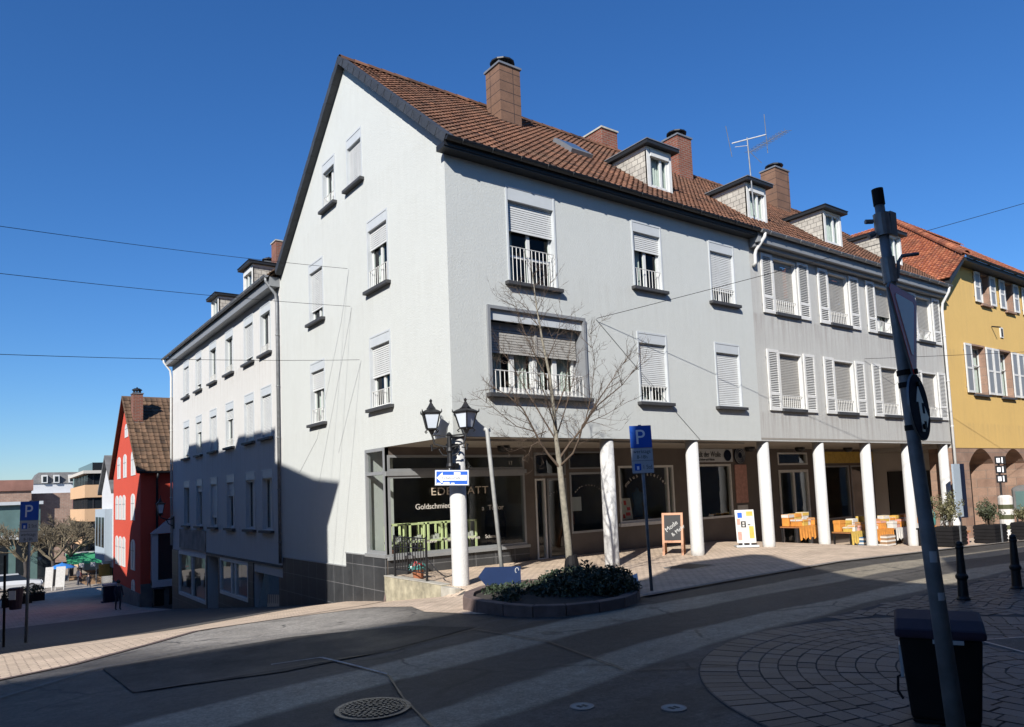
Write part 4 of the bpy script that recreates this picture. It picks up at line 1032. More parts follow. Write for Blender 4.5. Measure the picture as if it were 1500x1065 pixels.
# small gabled shop porch on its side wall
b = MB(); b.m = RS; b.prism([(-.25, .15, 0), (2.6, .15, 0), (1.2, 1.35, 0)], (0, 0, .5)); b.box((-.2, -2.6, 0), (.1, .15, .35)); b.box((-.2, -2.7, 0), (2.6, -2.35, .4)); po = b.build('shop_porch', M['casing'], rh)
b = MB(); b.m = RS; b.box((.1, -2.35, 0), (2.6, .1, .1)); b.build('shop_window', M['carglass'], rh)
b = MB(); b.m = RS; b.tube([(.95+.16*math.cos(q*.7), .62+.13*math.sin(q*.7), .51) for q in range(9)], .03, 4); b.build('emblem', M['teal'], po)
wl = thing('wall_lantern', 'black wrought iron lantern on a bracket at the far corner of the narrow window house', 'lantern', (-.08, 26.2, 1.4))
def lantern(par, c, s=1., name='lantern', rot=R(45), w=1.):
    c0 = V(c); c = V((0, 0, 0)); WM = Matrix.Translation(c0) @ Matrix.Diagonal((w, w, 1, 1))
    b = MB(); b.m = WM; n = 4
    b.lathe([(.10*s, -.02*s), (.115*s, .0), (.115*s, .03*s)], c, 4, rot)
    for q in range(4):
        a = rot+math.pi/2*q; d = V((math.cos(a), math.sin(a), 0)); b.tube([c+d*.115*s+V((0, 0, .02*s)), c+d*.19*s+V((0, 0, .40*s))], .013*s, 5)
        b.tube([c+d*.185*s+V((0, 0, .39*s)), c+d*.225*s+V((0, 0, .43*s)), c+d*.232*s+V((0, 0, .50*s))], [.018*s, .016*s, .004*s], 5)
        b.tube([c+d*.11*s, c+d*.15*s+V((0, 0, -.05*s)), c+d*.12*s+V((0, 0, -.09*s))], .012*s, 4)
    b.lathe([(.205*s, .395*s), (.225*s, .41*s), (.225*s, .43*s), (.16*s, .475*s), (.10*s, .51*s), (.095*s, .53*s)], c, 4, rot)
    b.lathe([(.085*s, .53*s), (.05*s, .60*s), (.022*s, .68*s), (.016*s, .70*s)], c, 8)
    b.lathe([(.004*s, .69*s), (.024*s, .71*s), (.028*s, .735*s), (.016*s, .765*s), (.003*s, .785*s)], c, 8)
    b.tube([c+V((0, 0, -.02*s)), c+V((0, 0, -.13*s))], [.06*s, .02*s], 8)
    o = b.build(name, M['iron'], par)
    g = MB(); g.m = WM; g.lathe([(.10*s, .02*s), (.175*s, .40*s)], c, 4, rot); g.build('lamp_glass', M['lampglass'], o)
    return o
lantern(wl, (-.62, 26.2, 1.25), 1.15)
b = MB(); b.tube([(-.0, 26.2, 1.0), (-.3, 26.2, .95), (-.62, 26.2, 1.08)], .03, 6); b.tube([(0, 26.2, .6), (-.25, 26.2, .75), (-.35, 26.2, .95)], .022, 6); b.box((-.05, 26.1, .5), (0, 26.3, 1.1)); b.build('bracket', M['iron'], wl)
for k, (x, y) in enumerate(((-.1, 29.5), (.75, 29.7))):
    if k == 0:
        wb = thing('wheelie_bin', 'black wheelie bin beside the red house, nearer to its corner', 'bin', (x, y, gi(-.3, y)), 'wheelie bins beside the red house')
        z = gi(-.3, y); b = MB(); b.prism([(x-.24, y-.24, z+.08), (x+.24, y-.24, z+.08), (x+.24, y+.24, z+.08), (x-.24, y+.24, z+.08)], (0, 0, .8)); b.build('body', M['black'], wb, bevel=.03)
        b = MB(); b.box((x-.28, y-.3, z+.88), (x+.28, y+.28, z+.96)); b.build('lid', M['black'], wb, bevel=.02)
        for s in (-1, 1):
            b = MB(); b.m = basis((x+s*.22, y+.26, z+.1), (0, 1, 0), (0, 0, 1)); b.lathe([(.1, -.03), (.1, .03)], n=12); b.build('wheel', M['rubber'], wb)
    else: dup(wb, (x, y, gi(-.3, y)), 'black wheelie bin beside the red house, under the porch shop window')
# white house behind it
wh = thing('white_house', 'narrow white gabled house with pale blue bay, just beyond the red house', 'house', (4, 46, -4.5))
b = MB(); F2 = frame((-.5, 0, 0), (0, 1, 0), (-1, 0, 0)); wall(b, F2, 41.6, 47.6, -5.4, 5.4, []); b.m = Matrix.Identity(4); b.poly([(-.5, 41.6, -5), (6, 41.6, -5), (6, 41.6, 2.9), (-.5, 41.6, 2.9)])
o = b.build('wall', M['white_house'], wh, fixn=False); clip(o, [((0, 44.6, 5.0), (0, -.72, 1)), ((0, 44.6, 5.0), (0, .72, 1))])
b = MB(); b.prism([(-.75, 41.3, 2.55), (-.75, 44.6, 5.0), (-.75, 47.9, 2.55), (-.75, 47.9, 2.8), (-.75, 44.6, 5.25), (-.75, 41.3, 2.8)], (8, 0, 0)); b.build('roof', M['roofgrey'], wh)
b = MB(); b.box((-.95, 42.6, -1.9), (-.5, 47.4, 1.55)); by = b.build('bay', M['pale_blue'], wh)
for k in range(3):
    b = MB(); b.m = frame((-.95, 0, 0), (0, 1, 0), (-1, 0, 0)); b.box((42.9+1.5*k, -1.0, 0), (43.9+1.5*k, 1.0, .03)); b.build('window', M['carglass'], by)
b = MB(); b.m = F2; b.box((42, -4.9, 0), (47.2, -2.3, .06)); b.build('shop_window', M['carglass'], wh)
b = MB(); b.box((-1.2, 43.2, -2.9), (-.55, 43.3, -2.1)); b.build('hanging_sign', M['yellow_cloth'], wh)
# far buildings beyond the market square
fo = thing('office_block', 'far apricot and dark banded flat roofed block beyond the white house', 'building', (7, 92, -5.5))
b = MB(); z = -5.4
for k in range(4):
    b.cur = 0; b.box((2.2, 84, z+.0), (14, 100, z+1.45)); b.cur = 1; b.box((2.5, 84.3, z+1.45), (14, 100, z+2.75)); z += 2.75
b.cur = 2; b.box((2.0, 83.6, z), (14, 100, z+.35)); b.cur = 1; b.box((3.0, 84.5, z+.3), (14, 99, z+1.3)); b.build('wall', [M['orange'], M['carglass'], M['plain_wall']], fo)
b = MB(); z = -5.4
for k in range(4):
    for q in range(9): b.box((2.49, 85+1.6*q, z+1.45), (2.44, 85.15+1.6*q, z+2.75))
    for q in range(6): b.box((3+1.8*q, 84.3, z+1.45), (3.15+1.8*q, 84.24, z+2.75))
    z += 2.75
b.build('mullion', M['ink'], fo)
fb = thing('brick_hall', 'far pinkish brick hall with a long faded red roof edge beyond the market square', 'building', (-5, 116, -6))
b = MB(); b.box((-20, 110, -6), (-1.6, 124, 5.2)); b.box((-1.6, 112, -6), (3.5, 124, 4.0)); b.build('wall', M['pinkbrick'], fb)
b = MB(); b.box((-20.2, 109.7, 4.4), (-1.4, 124.2, 5.9)); b.build('roof', M['pinkroof'], fb)
fa = thing('apartment_block', 'far white apartment block with dark mansard roof and white dormers on the skyline', 'building', (6, 168, -2))
b = MB(); b.box((0.6, 160, -6), (14, 175, 6.8)); b.box((-3, 158, -6), (13, 160, 4.6)); b.build('wall', M['white_house'], fa)
b = MB(); b.prism([(.9, 159.8, 6.8), (14.2, 159.8, 6.8), (13.6, 161.5, 9.1), (2.2, 161.5, 9.1)], (0, 13, 0)); b.build('roof', M['roofgrey'], fa)
for k, x in enumerate((2.6, 4.6, 7.2, 9.6)):
    b = MB(); b.box((x, 159.4, 6.9), (x+1.0, 162, 8.5)); b.cur = 1; b.box((x+.2, 159.37, 7.1), (x+.8, 159.4, 8.2)); b.build('dormer', [M['white'], M['carglass']], fa)
for k in range(5):
    b = MB(); b.m = frame((0, 158, 0), (1, 0, 0), (0, -1, 0)); b.box((-2.4+3*k, 2.0, 0), (-.6+3*k, 3.6, .05)); b.build('window', M['carglass'], fa)
fr_ = thing('terrace_row', 'far low row of red roofed houses in front of the white apartment block', 'building', (6, 140, -3))
b = MB(); b.box((-1, 138, -6), (14, 146, 1.6)); b.build('wall', M['plain_wall'], fr_)
b = MB(); b.prism([(-1.4, 137.5, 1.5), (-1.4, 142, 3.6), (-1.4, 146.5, 1.5)], (16, 0, 0)); b.build('roof', M['pinkroof'], fr_)
for k in range(6):
    b = MB(); b.m = frame((0, 138, 0), (1, 0, 0), (0, -1, 0)); b.box((-.5+2.3*k, -.6, 0), (.7+2.3*k, 1.0, .05)); b.build('window', M['carglass'], fr_)
tg = thing('glass_pavilion', 'low teal glazed pavilion with flat roof at the left edge of the market square', 'building', (-6, 74, -5))
b = MB(); b.box((-16, 70, -5.6), (-2.9, 80, 2.2)); b.build('wall', M['tealglass'], tg)
b = MB(); b.box((-16.2, 69.5, -1.0), (-2.6, 70, -.6)); b.box((-16.2, 69.6, 2.2), (-2.7, 80.2, 2.5)); b.build('roof', M['casing'], tg)
b = MB()
for k in range(8): b.box((-15+1.7*k, 69.9, -5.4), (-14+1.7*k, 69.99, -1.1))
b.build('shop_window', M['carglass'], tg)
b = MB()
b.prism([(-200, 300, -10), (-90, 300, -2), (-20, 300, 2), (60, 300, 6), (180, 300, 16), (320, 300, 4), (320, 300, -10)], (0, 60, 0)); b.build('hill', M['hill'], kind='structure')

# ------------------------------------------------------------------ houses on the photographer's side (they throw the shade)
SX, SY, SZ = 1., .68, -.78            # direction the sunlight travels
def back_y(pts, x0=0., xs=-12.): return [(y-(x0-xs)*SY/SX, z-(x0-xs)*SZ/SX) for y, z in pts]
def back_x(pts, ys=-14., z0=-.1): return [(x-(y-ys)/SY*SX, z0-(y-ys)/SY*SZ) for x, y in pts]
oh = thing('shaded_house', 'tall beige house across the side street, behind the photographer on the left', 'house', (-16, 5, -1))
b = MB(); q_ = back_y([(6.74, .9), (5.85, 2.12), (7.66, 2.27), (10.45, 2.84), (11.05, 2.94), (11.0, 4.04), (15.17, 4.12), (15.58, 3.73), (17.86, 3.73)])
prof = [(q_[0][0], -4)]+q_+[(q_[-1][0], -4)]; YA = q_[-1][0]
b.prism([(-12, y, z) for y, z in prof], (-.6, 0, 0)); b.box((-20, -1.2, -4), (-12.6, 9., 4.5)); b.build('wall', M['plain_wall'], oh)
for k in range(4):
    for q in range(3):
        b = MB(); b.m = frame((-12, 0, 0), (0, 1, 0), (1, 0, 0)); b.box((.5+2.4*k, 2+3*q, 0), (1.6+2.4*k, 3.7+3*q, .04)); b.build('window', M['carglass'], oh)
oh2 = thing('shaded_house', 'tall stepped roof house further down the side street, left of the photographed lane', 'house', (-16, 20, -3))
b = MB(); q_ = back_y([(17.95, 4.15), (18.0, 4.28), (23.19, 4.36), (24.02, 3.8), (26.6, 3.85)])+back_y([(31.0, 3.7), (32.86, 1.27), (33.97, .53), (34.41, -.8), (35.32, -2.4), (40.0, -1.5), (57, -2.)], -.7)
prof = [(YA+.03, -6), (YA+.03, q_[0][1])]+q_+[(q_[-1][0], -6)]
b.prism([(-12, y, z) for y, z in prof], (-.6, 0, 0)); b.box((-20, 10, -6), (-12.6, 26, 4)); b.build('wall', M['plain_wall'], oh2)
for k in range(8):
    for q in range(2):
        b = MB(); b.m = frame((-12, 0, 0), (0, 1, 0), (1, 0, 0)); b.box((11.5+2.4*k, 1+3*q, 0), (12.6+2.4*k, 2.7+3*q, .04)); b.build('window', M['carglass'], oh2)
oh3 = thing('shaded_house', 'row of beige houses behind the photographer on the near side of the main street', 'house', (-10, -18, 0))
b = MB(); q_ = back_x([(-25, -3.15), (-2.3, -3.14), (2.68, -2.48), (5.77, -.84), (8.37, -.88), (6.23, -3.13), (4.71, -5.23), (4.59, -6.09), (4.61, -6.9), (4.65, -7.5), (9.34, -5.09), (70, -5.0)])
prof = [(q_[0][0], -1)]+q_+[(q_[-1][0], -1)]
b.prism([(x, -14, z) for x, z in prof], (0, -.6, 0)); b.box((-45, -22, -1), (58, -14.6, 6.5)); b.build('wall', M['plain_wall'], oh3)
for k in range(16):
    for q in range(2):
        b = MB(); b.m = frame((0, -14, 0), (1, 0, 0), (0, 1, 0)); b.box((-26+2.8*k, 1+3*q, 0), (-24.7+2.8*k, 2.9+3*q, .04)); b.build('window', M['carglass'], oh3)

# ------------------------------------------------------------------ low wall, railing, corner furniture
lw = MB()
for k in range(5):
    y0, y1 = .45+k*.53, .45+(k+1)*.53-.008
    lw.box((-.11, y0, -1.1), (.10, y1, -.19))
tag(lw.build('low_wall', M['mossy'], loc=(0, 1.7, -.7), bevel=.015), 'low mossy stone retaining wall below the railing at the corner arcade', 'wall')
b = MB(); b.box((-.14, -.1, -.42), (.45, .45, -.205)); b.box((-.12, .45, -.19), (.1, 3.1, -.165)); tag(b.build('stone_step', M['plinth'], loc=(0, .2, -.2), bevel=.012), 'pale stone slab at the foot of the corner column', 'step')
rl = thing('railing', 'black iron railing on the low mossy wall beside the corner column', 'railing', (0, 2, -.16))
b = MB(); F3 = frame((-.02, 0, 0), (0, 1, 0), (-1, 0, 0)); b.m = F3
b.tube([(1.22, -.16, 0), (1.22, .78, 0)], .03, 6); b.build('post', M['iron'], rl); b = MB(); b.m = F3; b.tube([(2.7, -.16, 0), (2.7, .78, 0)], .03, 6); b.build('post', M['iron'], rl)
b = MB(); b.m = F3
for z in (.0, .52, .74): b.tube([(1.22, z, 0), (2.7, z, 0)], .014, 5)
for k in range(1, 12): b.tube([(1.22+1.48*k/12, .0, 0), (1.22+1.48*k/12, .74, 0)], .011, 5)
for k in range(6):
    a = 1.4+.22*k; b.tube([(a+.07*math.cos(q*.79), .63+.07*math.sin(q*.79), 0) for q in range(9)], .009, 4)
b.build('bars', M['iron'], rl)
b = MB(); b.tube([(.0, 1.2, .3), (.08, .95, .06), (.14, .7, -.06), (.2, .45, .0)], .013, 5); tag(b.build('chain', M['iron'], loc=(0, 1, 0)), 'dark chain hanging between the railing and the corner column', 'chain')
def leaves(mb, c, rad, n, size, flat=1., up=0.):
    for _ in range(n):
        while True:
            p = V((rnd.uniform(-1, 1), rnd.uniform(-1, 1), rnd.uniform(-up, 1)))
            if .25 < p.length < 1: break
        q = V(c)+V((p.x*rad[0], p.y*rad[1], p.z*rad[2])); s = size*rnd.uniform(.6, 1.4)
        d = V((rnd.gauss(0, 1), rnd.gauss(0, 1), rnd.gauss(.4, .8))).normalized(); e = d.orthogonal().normalized(); e = Matrix.Rotation(rnd.uniform(0, 6.28), 3, d) @ e; f = d.cross(e)
        i = [mb.P(q+e*s), mb.P(q+f*s*.45), mb.P(q-e*s), mb.P(q-f*s*.45)]; mb.tone = rnd.random(); mb.face(i)
    mb.tone = .5
fp = thing('flower_pot', 'small pot of red and green flowers behind the black railing', 'flower pot', (.2, 2.0, -.2))
b = MB(); b.lathe([(.1, -.2), (.14, -.02), (.15, 0)], (.2, 2.0, 0), 12); b.build('pot', M['terracotta'], fp)
b = MB(); leaves(b, (.2, 2.0, .05), (.22, .22, .15), 70, .05, 1, .2); b.cur = 1; leaves(b, (.15, 1.95, .12), (.12, .12, .08), 25, .035, 1, .2); b.build('plant', [M['teal'], M['signred']], fp, fixn=False)

# street lamp with two lanterns on the corner column
sl_ = thing('street_lamp', 'black twin lantern street lamp with scrolled bracket on the corner column', 'street lamp', (0, -.05, 2.7))
lantern(sl_, (-.38, .21, 3.0), .80, rot=R(20), w=1.5); lantern(sl_, (.20, -.19, 3.0), .80, rot=R(62), w=1.5)
b = MB(); b.lathe([(.06, 2.2), (.075, 2.24), (.055, 2.3), (.05, 2.5), (.075, 2.55), (.05, 2.62), (.045, 2.85), (.06, 2.88), (.02, 2.93)], (-.09, .01, 0), 10)
for s in (-1, 1):
    d = V((.29, -.20, 0))*s; o = V((-.09, .01, 0))
    b.tube([o+V((0, 0, 2.62)), o+d*.5+V((0, 0, 2.66)), o+d*.85+V((0, 0, 2.70)), o+d+V((0, 0, 2.9))], .02, 6)
    b.tube([o+V((0, 0, 2.86)), o+d*.5+V((0, 0, 2.87)), o+d*.95+V((0, 0, 2.88))], .016, 6)
    b.tube([o+V((0, 0, 2.45)), o+d*.4+V((0, 0, 2.47)), o+d*.6+V((0, 0, 2.58)), o+d*.42+V((0, 0, 2.66)), o+d*.3+V((0, 0, 2.58))], .015, 6)
    b.tube([o+d*.7+V((0, 0, 2.62)), o+d*.95+V((0, 0, 2.6)), o+d*1.1+V((0, 0, 2.68))], .014, 5)
    b.tube([o+d+V((0, 0, 2.56)), o+d+V((0, 0, 2.7))], [.024, .012], 6)
b.box((-.1, .0, 2.2), (.12, .14, 2.3)); b.box((-.1, .0, 2.6), (.12, .14, 2.7))
b.build('bracket', M['iron'], sl_)
# one way sign on the column
ow = thing('one_way_sign', 'blue one way sign with white arrow and stickers fixed to the corner column', 'sign', (-.1, -.06, 2.0))
u = V((.82, -.57, -.035)).normalized(); nn = V((-.57, -.82, 0)).normalized(); OM = basis((-.11, -.08, 2.0), u, nn.cross(u), nn)
b = MB(); b.m = OM; b.box((-.335, -.15, -.012), (.335, .15, 0)); b.cur = 1; b.box((-.345, -.16, -.02), (.345, .16, -.012))
b.build('plate', [M['blue'], M['galv']], ow)
b = MB(); b.m = OM; ring(b, -.332, .332, -.147, .147, .016, .001, .004); b.prism([(-.31, .0, .001), (-.19, .115, .001), (-.19, .055, .001), (.30, .055, .001), (.30, -.055, .001), (-.19, -.055, .001), (-.19, -.115, .001)], (0, 0, .002))
b.box((.04, .062, .001), (.17, .11, .003)); b.box((-.30, -.135, .001), (-.22, -.10, .003)); b.box((-.17, -.135, .001), (-.05, -.085, .003)); b.box((-.02, -.135, .001), (.05, -.10, .003)); b.build('arrow', M['signwhite'], ow)
text(ow, 'sign_lettering', 'Einbahnstraße', .085, OM @ Matrix.Translation((-.20, -.028, .005)), M['ink'], squash=.78, depth=.0015)
b = MB(); b.m = OM; b.tube([(-.2, 0, -.02), (.05, 0, -.1), (.3, 0, -.02)], .012, 5); b.build('clamp', M['galv'], ow)

# leaning direction sign in the planting bed
dp = thing('direction_sign', 'leaning pale pole with a low dark blue arrow shaped board in the planting bed', 'sign', (-.6, -2.48, -.15))
b = MB(); b.tube([(-.6, -2.48, -.25), (-.765, -2.355, 2.72), (-.775, -2.345, 2.76), (-.81, -2.32, 2.77)], [.036, .036, .036, .03], 12); b.build('pole', M['polepale'], dp, smooth=True)
u = V((.80, -.60, .0)).normalized(); n2 = V((-.60, -.80, 0)); DM = basis((-.665, -.0, .27), u, (0, 0, 1), n2); DM.translation = V((-.70, -2.47, .27))
b = MB(); b.m = DM; b.prism([(-.36, .0, 0), (-.24, .15, 0), (.36, .15, 0), (.36, -.15, 0), (-.24, -.15, 0)], (0, 0, .02)); b.build('board', basic('direction_board_blue', (.02, .04, .11), .75, 0, .1, spec=.1), dp)
b = MB(); b.m = DM; b.tube([(.30+.03*math.cos(q*.6), .08+.045*math.sin(q*.6), .022) for q in range(8)], .008, 4); b.build('emblem', M['signgrey'], dp)

# parking signs
def p_sign(base, lean, label, order):
    t = thing('parking_sign', label, 'sign', base, 'blue parking signs'); B = V(base)
    top = B+V(lean)
    b = MB(); b.tube([B-V((0, 0, .1)), top], .028, 10); b.build('pole', M['pole_paint'], t, smooth=True)
    u = V((.807, -.589, 0)).normalized(); nn = V((-.589, -.807, 0)).normalized(); zz = (top-B).normalized(); z = zz
    def pl(name, h0, w, h, mat):
        m = basis(B+zz*h0+nn*.045, u, z, nn); b = MB(); b.m = m; b.box((-w/2, 0, -.008), (w/2, h, 0)); b.cur = 1; b.box((-w/2-.004, -.004, -.014), (w/2+.004, h+.004, -.008)); return b.build(name, [mat, M['galv']], t), m
    H = V(lean).length
    a, m = pl('sign_plate', H-.40, .37, .38, M['blue'])
    text(t, 'letter', 'P', .36, m @ Matrix.Translation((-.105, .065, .0)), M['signwhite'], depth=.002)
    def disc(h):
        a, m = pl('time_plate', h, .37, .21, M['signgrey'])
        b = MB(); b.m = m; b.box((-.14, .045, .0), (-.03, .165, .002)); b.cur = 1; b.box((-.105, .06, .002), (-.065, .12, .003)); b.build('parking_disc', [M['blue'], M['signwhite']], t)
        text(t, 'plate_lettering', order[1], .10, m @ Matrix.Translation((-.005, .07, 0)), M['ink'], squash=.8, depth=.001)
    def days(h):
        a, m = pl('days_plate', h, .37, .21, M['signgrey'])
        text(t, 'plate_lettering', 'werktags', .088, m @ Matrix.Translation((0, .125, 0)), M['ink'], 'CENTER', .95, .001); text(t, 'plate_lettering', '8-18h', .085, m @ Matrix.Translation((0, .03, 0)), M['ink'], 'CENTER', .95, .001)
    if order[0] == 'd': disc(H-.62); days(H-.84)
    else: days(H-.62); disc(H-.84)
    return t
p_sign((1.51, -3.84, gi(1.51, -3.84)), (-.05, .04, 2.86), 'blue parking sign with plates for working days and one hour, by the planting bed', ('w', '1 Std.'))
p_sign((-7.0, 5.25, gi(-7.0, 5.25)), (.06, -.05, 2.86), 'blue parking sign with plates for two hours, at the left edge by the lane', ('d', '2 Std.'))
lp = thing('litter_bin', 'small litter bin with white stickers on a thin post at the left edge', 'bin', (-7.38, 4.6, gi(-7.38, 4.6)))
z = gi(-7.38, 4.6); b = MB(); b.tube([(-7.38, 4.6, z), (-7.38, 4.6, z+1.75)], .022, 8); b.build('post', M['black'], lp)
b = MB(); b.lathe([(.10, z+.7), (.125, z+1.05), (.13, z+1.1), (.11, z+1.11)], (-7.2, 4.62, 0), 12); b.build('bin', M['binlid'], lp)
b = MB(); b.m = basis((-7.27, 4.46, z+.98), (.8, -.6, 0), (0, 0, 1)); b.box((-.05, -.08, 0), (.08, .09, .012)); b.build('sticker', M['white_cloth'], lp)

# ------------------------------------------------------------------ planting bed
pb = thing('planting_bed', 'kidney shaped planting bed with a dark sandstone kerb at the street corner', 'planter', (-.4, -3.5, -.12))
BO = [(-1.3, -2.3), (-1.62, -2.75), (-1.72, -3.3), (-1.66, -3.9), (-1.5, -4.4), (-1.15, -4.72), (-.65, -4.86), (-.1, -4.82), (.35, -4.62), (.75, -4.3), (1.15, -3.8), (1.3, -3.2), (1.2, -2.6), (.9, -2.1), (.4, -1.85), (-.2, -1.8), (-.8, -1.95)]
cb = V((sum(p[0] for p in BO)/len(BO), sum(p[1] for p in BO)/len(BO)))
b = MB(); n = len(BO)
for k in range(n):
    p, q = V(BO[k]), V(BO[(k+1) % n]); pi_, qi = p+(cb-p).normalized()*.17, q+(cb-q).normalized()*.17
    p2, q2 = p.lerp(q, .012), p.lerp(q, .988); i2, j2 = pi_.lerp(qi, .012), pi_.lerp(qi, .988)
    zb = min(gi(*p), gi(*q))-.05; zt = -.11+.17+rnd.uniform(-.004, .004)
    b.prism([(p2.x, p2.y, zb), (q2.x, q2.y, zb), (j2.x, j2.y, zb), (i2.x, i2.y, zb)], (0, 0, zt-zb))
b.build('kerb', M['kerb_red'], pb, bevel=.012)
b = MB(); pts = [V(p)+(cb-V(p)).normalized()*.16 for p in BO]; c0 = b.P((cb.x, cb.y, .13)); rg = [b.P((p.x, p.y, .0)) for p in pts]
for k in range(n): b.face((c0, rg[k], rg[(k+1) % n]))
b.build('soil', M['soil'], pb, fixn=False)
def leafmat(name, a, c):
    m, nt, bs = nodes(name); at = N(nt, 'ShaderNodeAttribute'); at.attribute_name = 'tone'
    nt.links.new(ramp(nt, at.outputs['Fac'], [(0, a), (1, c)]), bs.inputs['Base Color']); bs.inputs['Roughness'].default_value = .6; return m
M['leafv'] = leafmat('evergreen_leaves', (.012, .022, .010), (.04, .06, .03)); M['leafb'] = leafmat('bushy_leaves', (.025, .035, .016), (.085, .095, .05)); M['grassy'] = leafmat('dry_green_leaves', (.05, .055, .02), (.16, .14, .07))
b = MB()
for k in range(34):
    a = rnd.uniform(0, 6.28); r = rnd.random()**.5; leaves(b, (.35+.85*r*math.cos(a), -3.55+.85*r*math.sin(a), .06), (.27, .27, (.40)*(1.15-r*.6)), 300, .036, 1, .1)
tag(b.build('shrub', M['leafv'], loc=(.45, -3.4, 0), fixn=False), 'dense dark evergreen shrub around the foot of the bare tree', 'shrub')
b = MB()
for k in range(22):
    a = rnd.uniform(0, 6.28); r = rnd.random()**.5; leaves(b, (-.75+.62*r*math.cos(a), -3.4+.95*r*math.sin(a), .02), (.2, .2, .17), 170, .032, 1, .1)
tag(b.build('shrub', M['leafv'], loc=(-.8, -3.2, 0), fixn=False), 'low dark ground cover shrub at the foot of the leaning direction sign', 'shrub')
b = MB(); b.m = basis((.95, -4.02, .14), (.6, -.6, .35), (.2, .3, .8)); b.box((-.045, -.1, 0), (.045, .1, .015)); b.cur = 1; b.box((-.02, -.02, .015), (.02, .03, .018)); tag(b.build('plant_label', [M['signwhite'], M['ink']], loc=(.95, -4.02, .1)), 'small tilted white label among the shrubs in the planting bed', 'label')

# ------------------------------------------------------------------ bare street tree
TR = V((.77, -2.6, -.1)); ru = V((.807, -.589, 0)).normalized(); rf = V((.589, .807, 0)).normalized()
tt = thing('street_tree', 'slender bare tree with pale trunk in the planting bed', 'tree', TR)
def tp(px, py, d=0.): return TR+ru*((px-838)/78.)+rf*d+V((0, 0, (866-py)/79.+(px-838)*.0385/79))
tw = []
bk = MB()
trunk = [tp(838, 870), tp(836, 800), tp(832, 740), tp(829, 690, .02), tp(826, 655, .03), tp(824, 610, .0), tp(820, 560, -.05), tp(812, 510, -.04), tp(806, 460, .02), tp(803, 420, .05), tp(800, 386, .05)]
bk.tube(trunk, [.072, .063, .058, .052, .040, .034, .027, .020, .013, .008, .003], 10)
bk.build('trunk', M['bark'], tt, smooth=True)
br = []
br.append(([tp(829, 694), tp(812, 672, -.05), tp(802, 655, -.12), tp(795, 640, -.15), tp(780, 608, -.25), tp(760, 588, -.3), tp(733, 570, -.35)], .040))
br.append(([tp(802, 655, -.12), tp(790, 660, -.2), tp(785, 672, -.25), tp(776, 678, -.28)], .016))
br.append(([tp(828, 682), tp(845, 660, .1), tp(868, 635, .2), tp(890, 600, .25), tp(915, 566, .3), tp(936, 538, .3)], .036))
br.append(([tp(829, 692), tp(848, 675, -.1), tp(857, 655, -.2), tp(862, 637, -.22), tp(885, 610, -.3), tp(918, 586, -.35), tp(945, 556, -.4)], .034))
br.append(([tp(826, 655), tp(810, 622, .2), tp(790, 582, .35), tp(770, 540, .45), tp(750, 503, .5)], .026))
br.append(([tp(824, 620), tp(843, 575, .1), tp(850, 530, .15), tp(858, 488, .2)], .022))
br.append(([tp(820, 572), tp(800, 530, -.1), tp(785, 492, -.2), tp(774, 450, -.25)], .018))
br.append(([tp(816, 540), tp(834, 502, .0), tp(842, 468, .05)], .014))
br.append(([tp(810, 492), tp(790, 452, .05), tp(778, 425, .1)], .010))
br.append(([tp(806, 465), tp(822, 436, -.05), tp(830, 415, -.05)], .009))
br.append(([tp(827, 640), tp(812, 600, -.5), tp(800, 560, -.8), tp(790, 530, -1.0)], .024))
br.append(([tp(826, 650), tp(842, 610, .5), tp(856, 570, .8), tp(870, 530, .95)], .024))
br.append(([tp(795, 640, -.15), tp(770, 632, -.3), tp(745, 610, -.4), tp(722, 590, -.45)], .016))
br.append(([tp(868, 635, .2), tp(880, 590, .1), tp(885, 545, .0), tp(880, 505, -.05)], .017))
br.append(([tp(862, 637, -.22), tp(895, 625, -.35), tp(925, 610, -.4)], .014))
br.append(([tp(812, 640, .0), tp(780, 650, .3), tp(750, 640, .4)], .014))
bk = MB()
def twig(p, d, L, r, lev):
    pts = [p]; q = p.copy(); dd = d.normalized(); n = 4
    for k in range(n):
        dd = (dd+V((rnd.gauss(0, .13), rnd.gauss(0, .13), rnd.gauss(.06, .11)))).normalized(); q = q+dd*(L/n); pts.append(q.copy())
    bk.tube(pts, [r*(1-.75*k/n) for k in range(n+1)], 4 if r > .004 else 3, False)
    if lev > 0:
        for k in range(rnd.choice((2, 3, 3, 4))):
            i = rnd.randint(1, n); ax = V((rnd.gauss(0, 1), rnd.gauss(0, 1), rnd.gauss(0, .8))).normalized()
            twig(pts[i], (dd*.75+ax*.65), L*rnd.uniform(.4, .65), max(.0026, r*.58), lev-1)
def resample(path, step):
    out = []
    for a, c in zip(path, path[1:]):
        n = max(1, int((c-a).length/step))
        out += [a.lerp(c, k/n) for k in range(n)]
    return out+[path[-1]]
for path, r in br:
    rs_ = resample(path, .12); L = len(rs_)
    r *= .66; bk.tube(rs_, [max(.003, r*(1-.88*k/(L-1))) for k in range(L)], 7, False)
    for k in range(int(L*.22), L):
        for _r in range(rnd.choice((1, 1, 2))):
            d = (rs_[min(k+1, L-1)]-rs_[k-1]).normalized(); ax = V((rnd.gauss(0, 1), rnd.gauss(0, 1), rnd.gauss(.15, .8))).normalized()
            twig(rs_[k], d*.7+ax*.75, rnd.uniform(.25, .62)*(1.1-.4*k/L), max(.0045, r*.28), 2)
for k in range(5, 10):
    for q in range(5):
        p = trunk[k].lerp(trunk[k+1], rnd.random()); ax = V((rnd.gauss(0, 1), rnd.gauss(0, 1), .25)).normalized(); twig(p, ax+V((0, 0, .5)), rnd.uniform(.25, .55)*(1.3-.08*k), .006, 2)
bk.build('branches', M['twig'], tt, smooth=True, fixn=False)
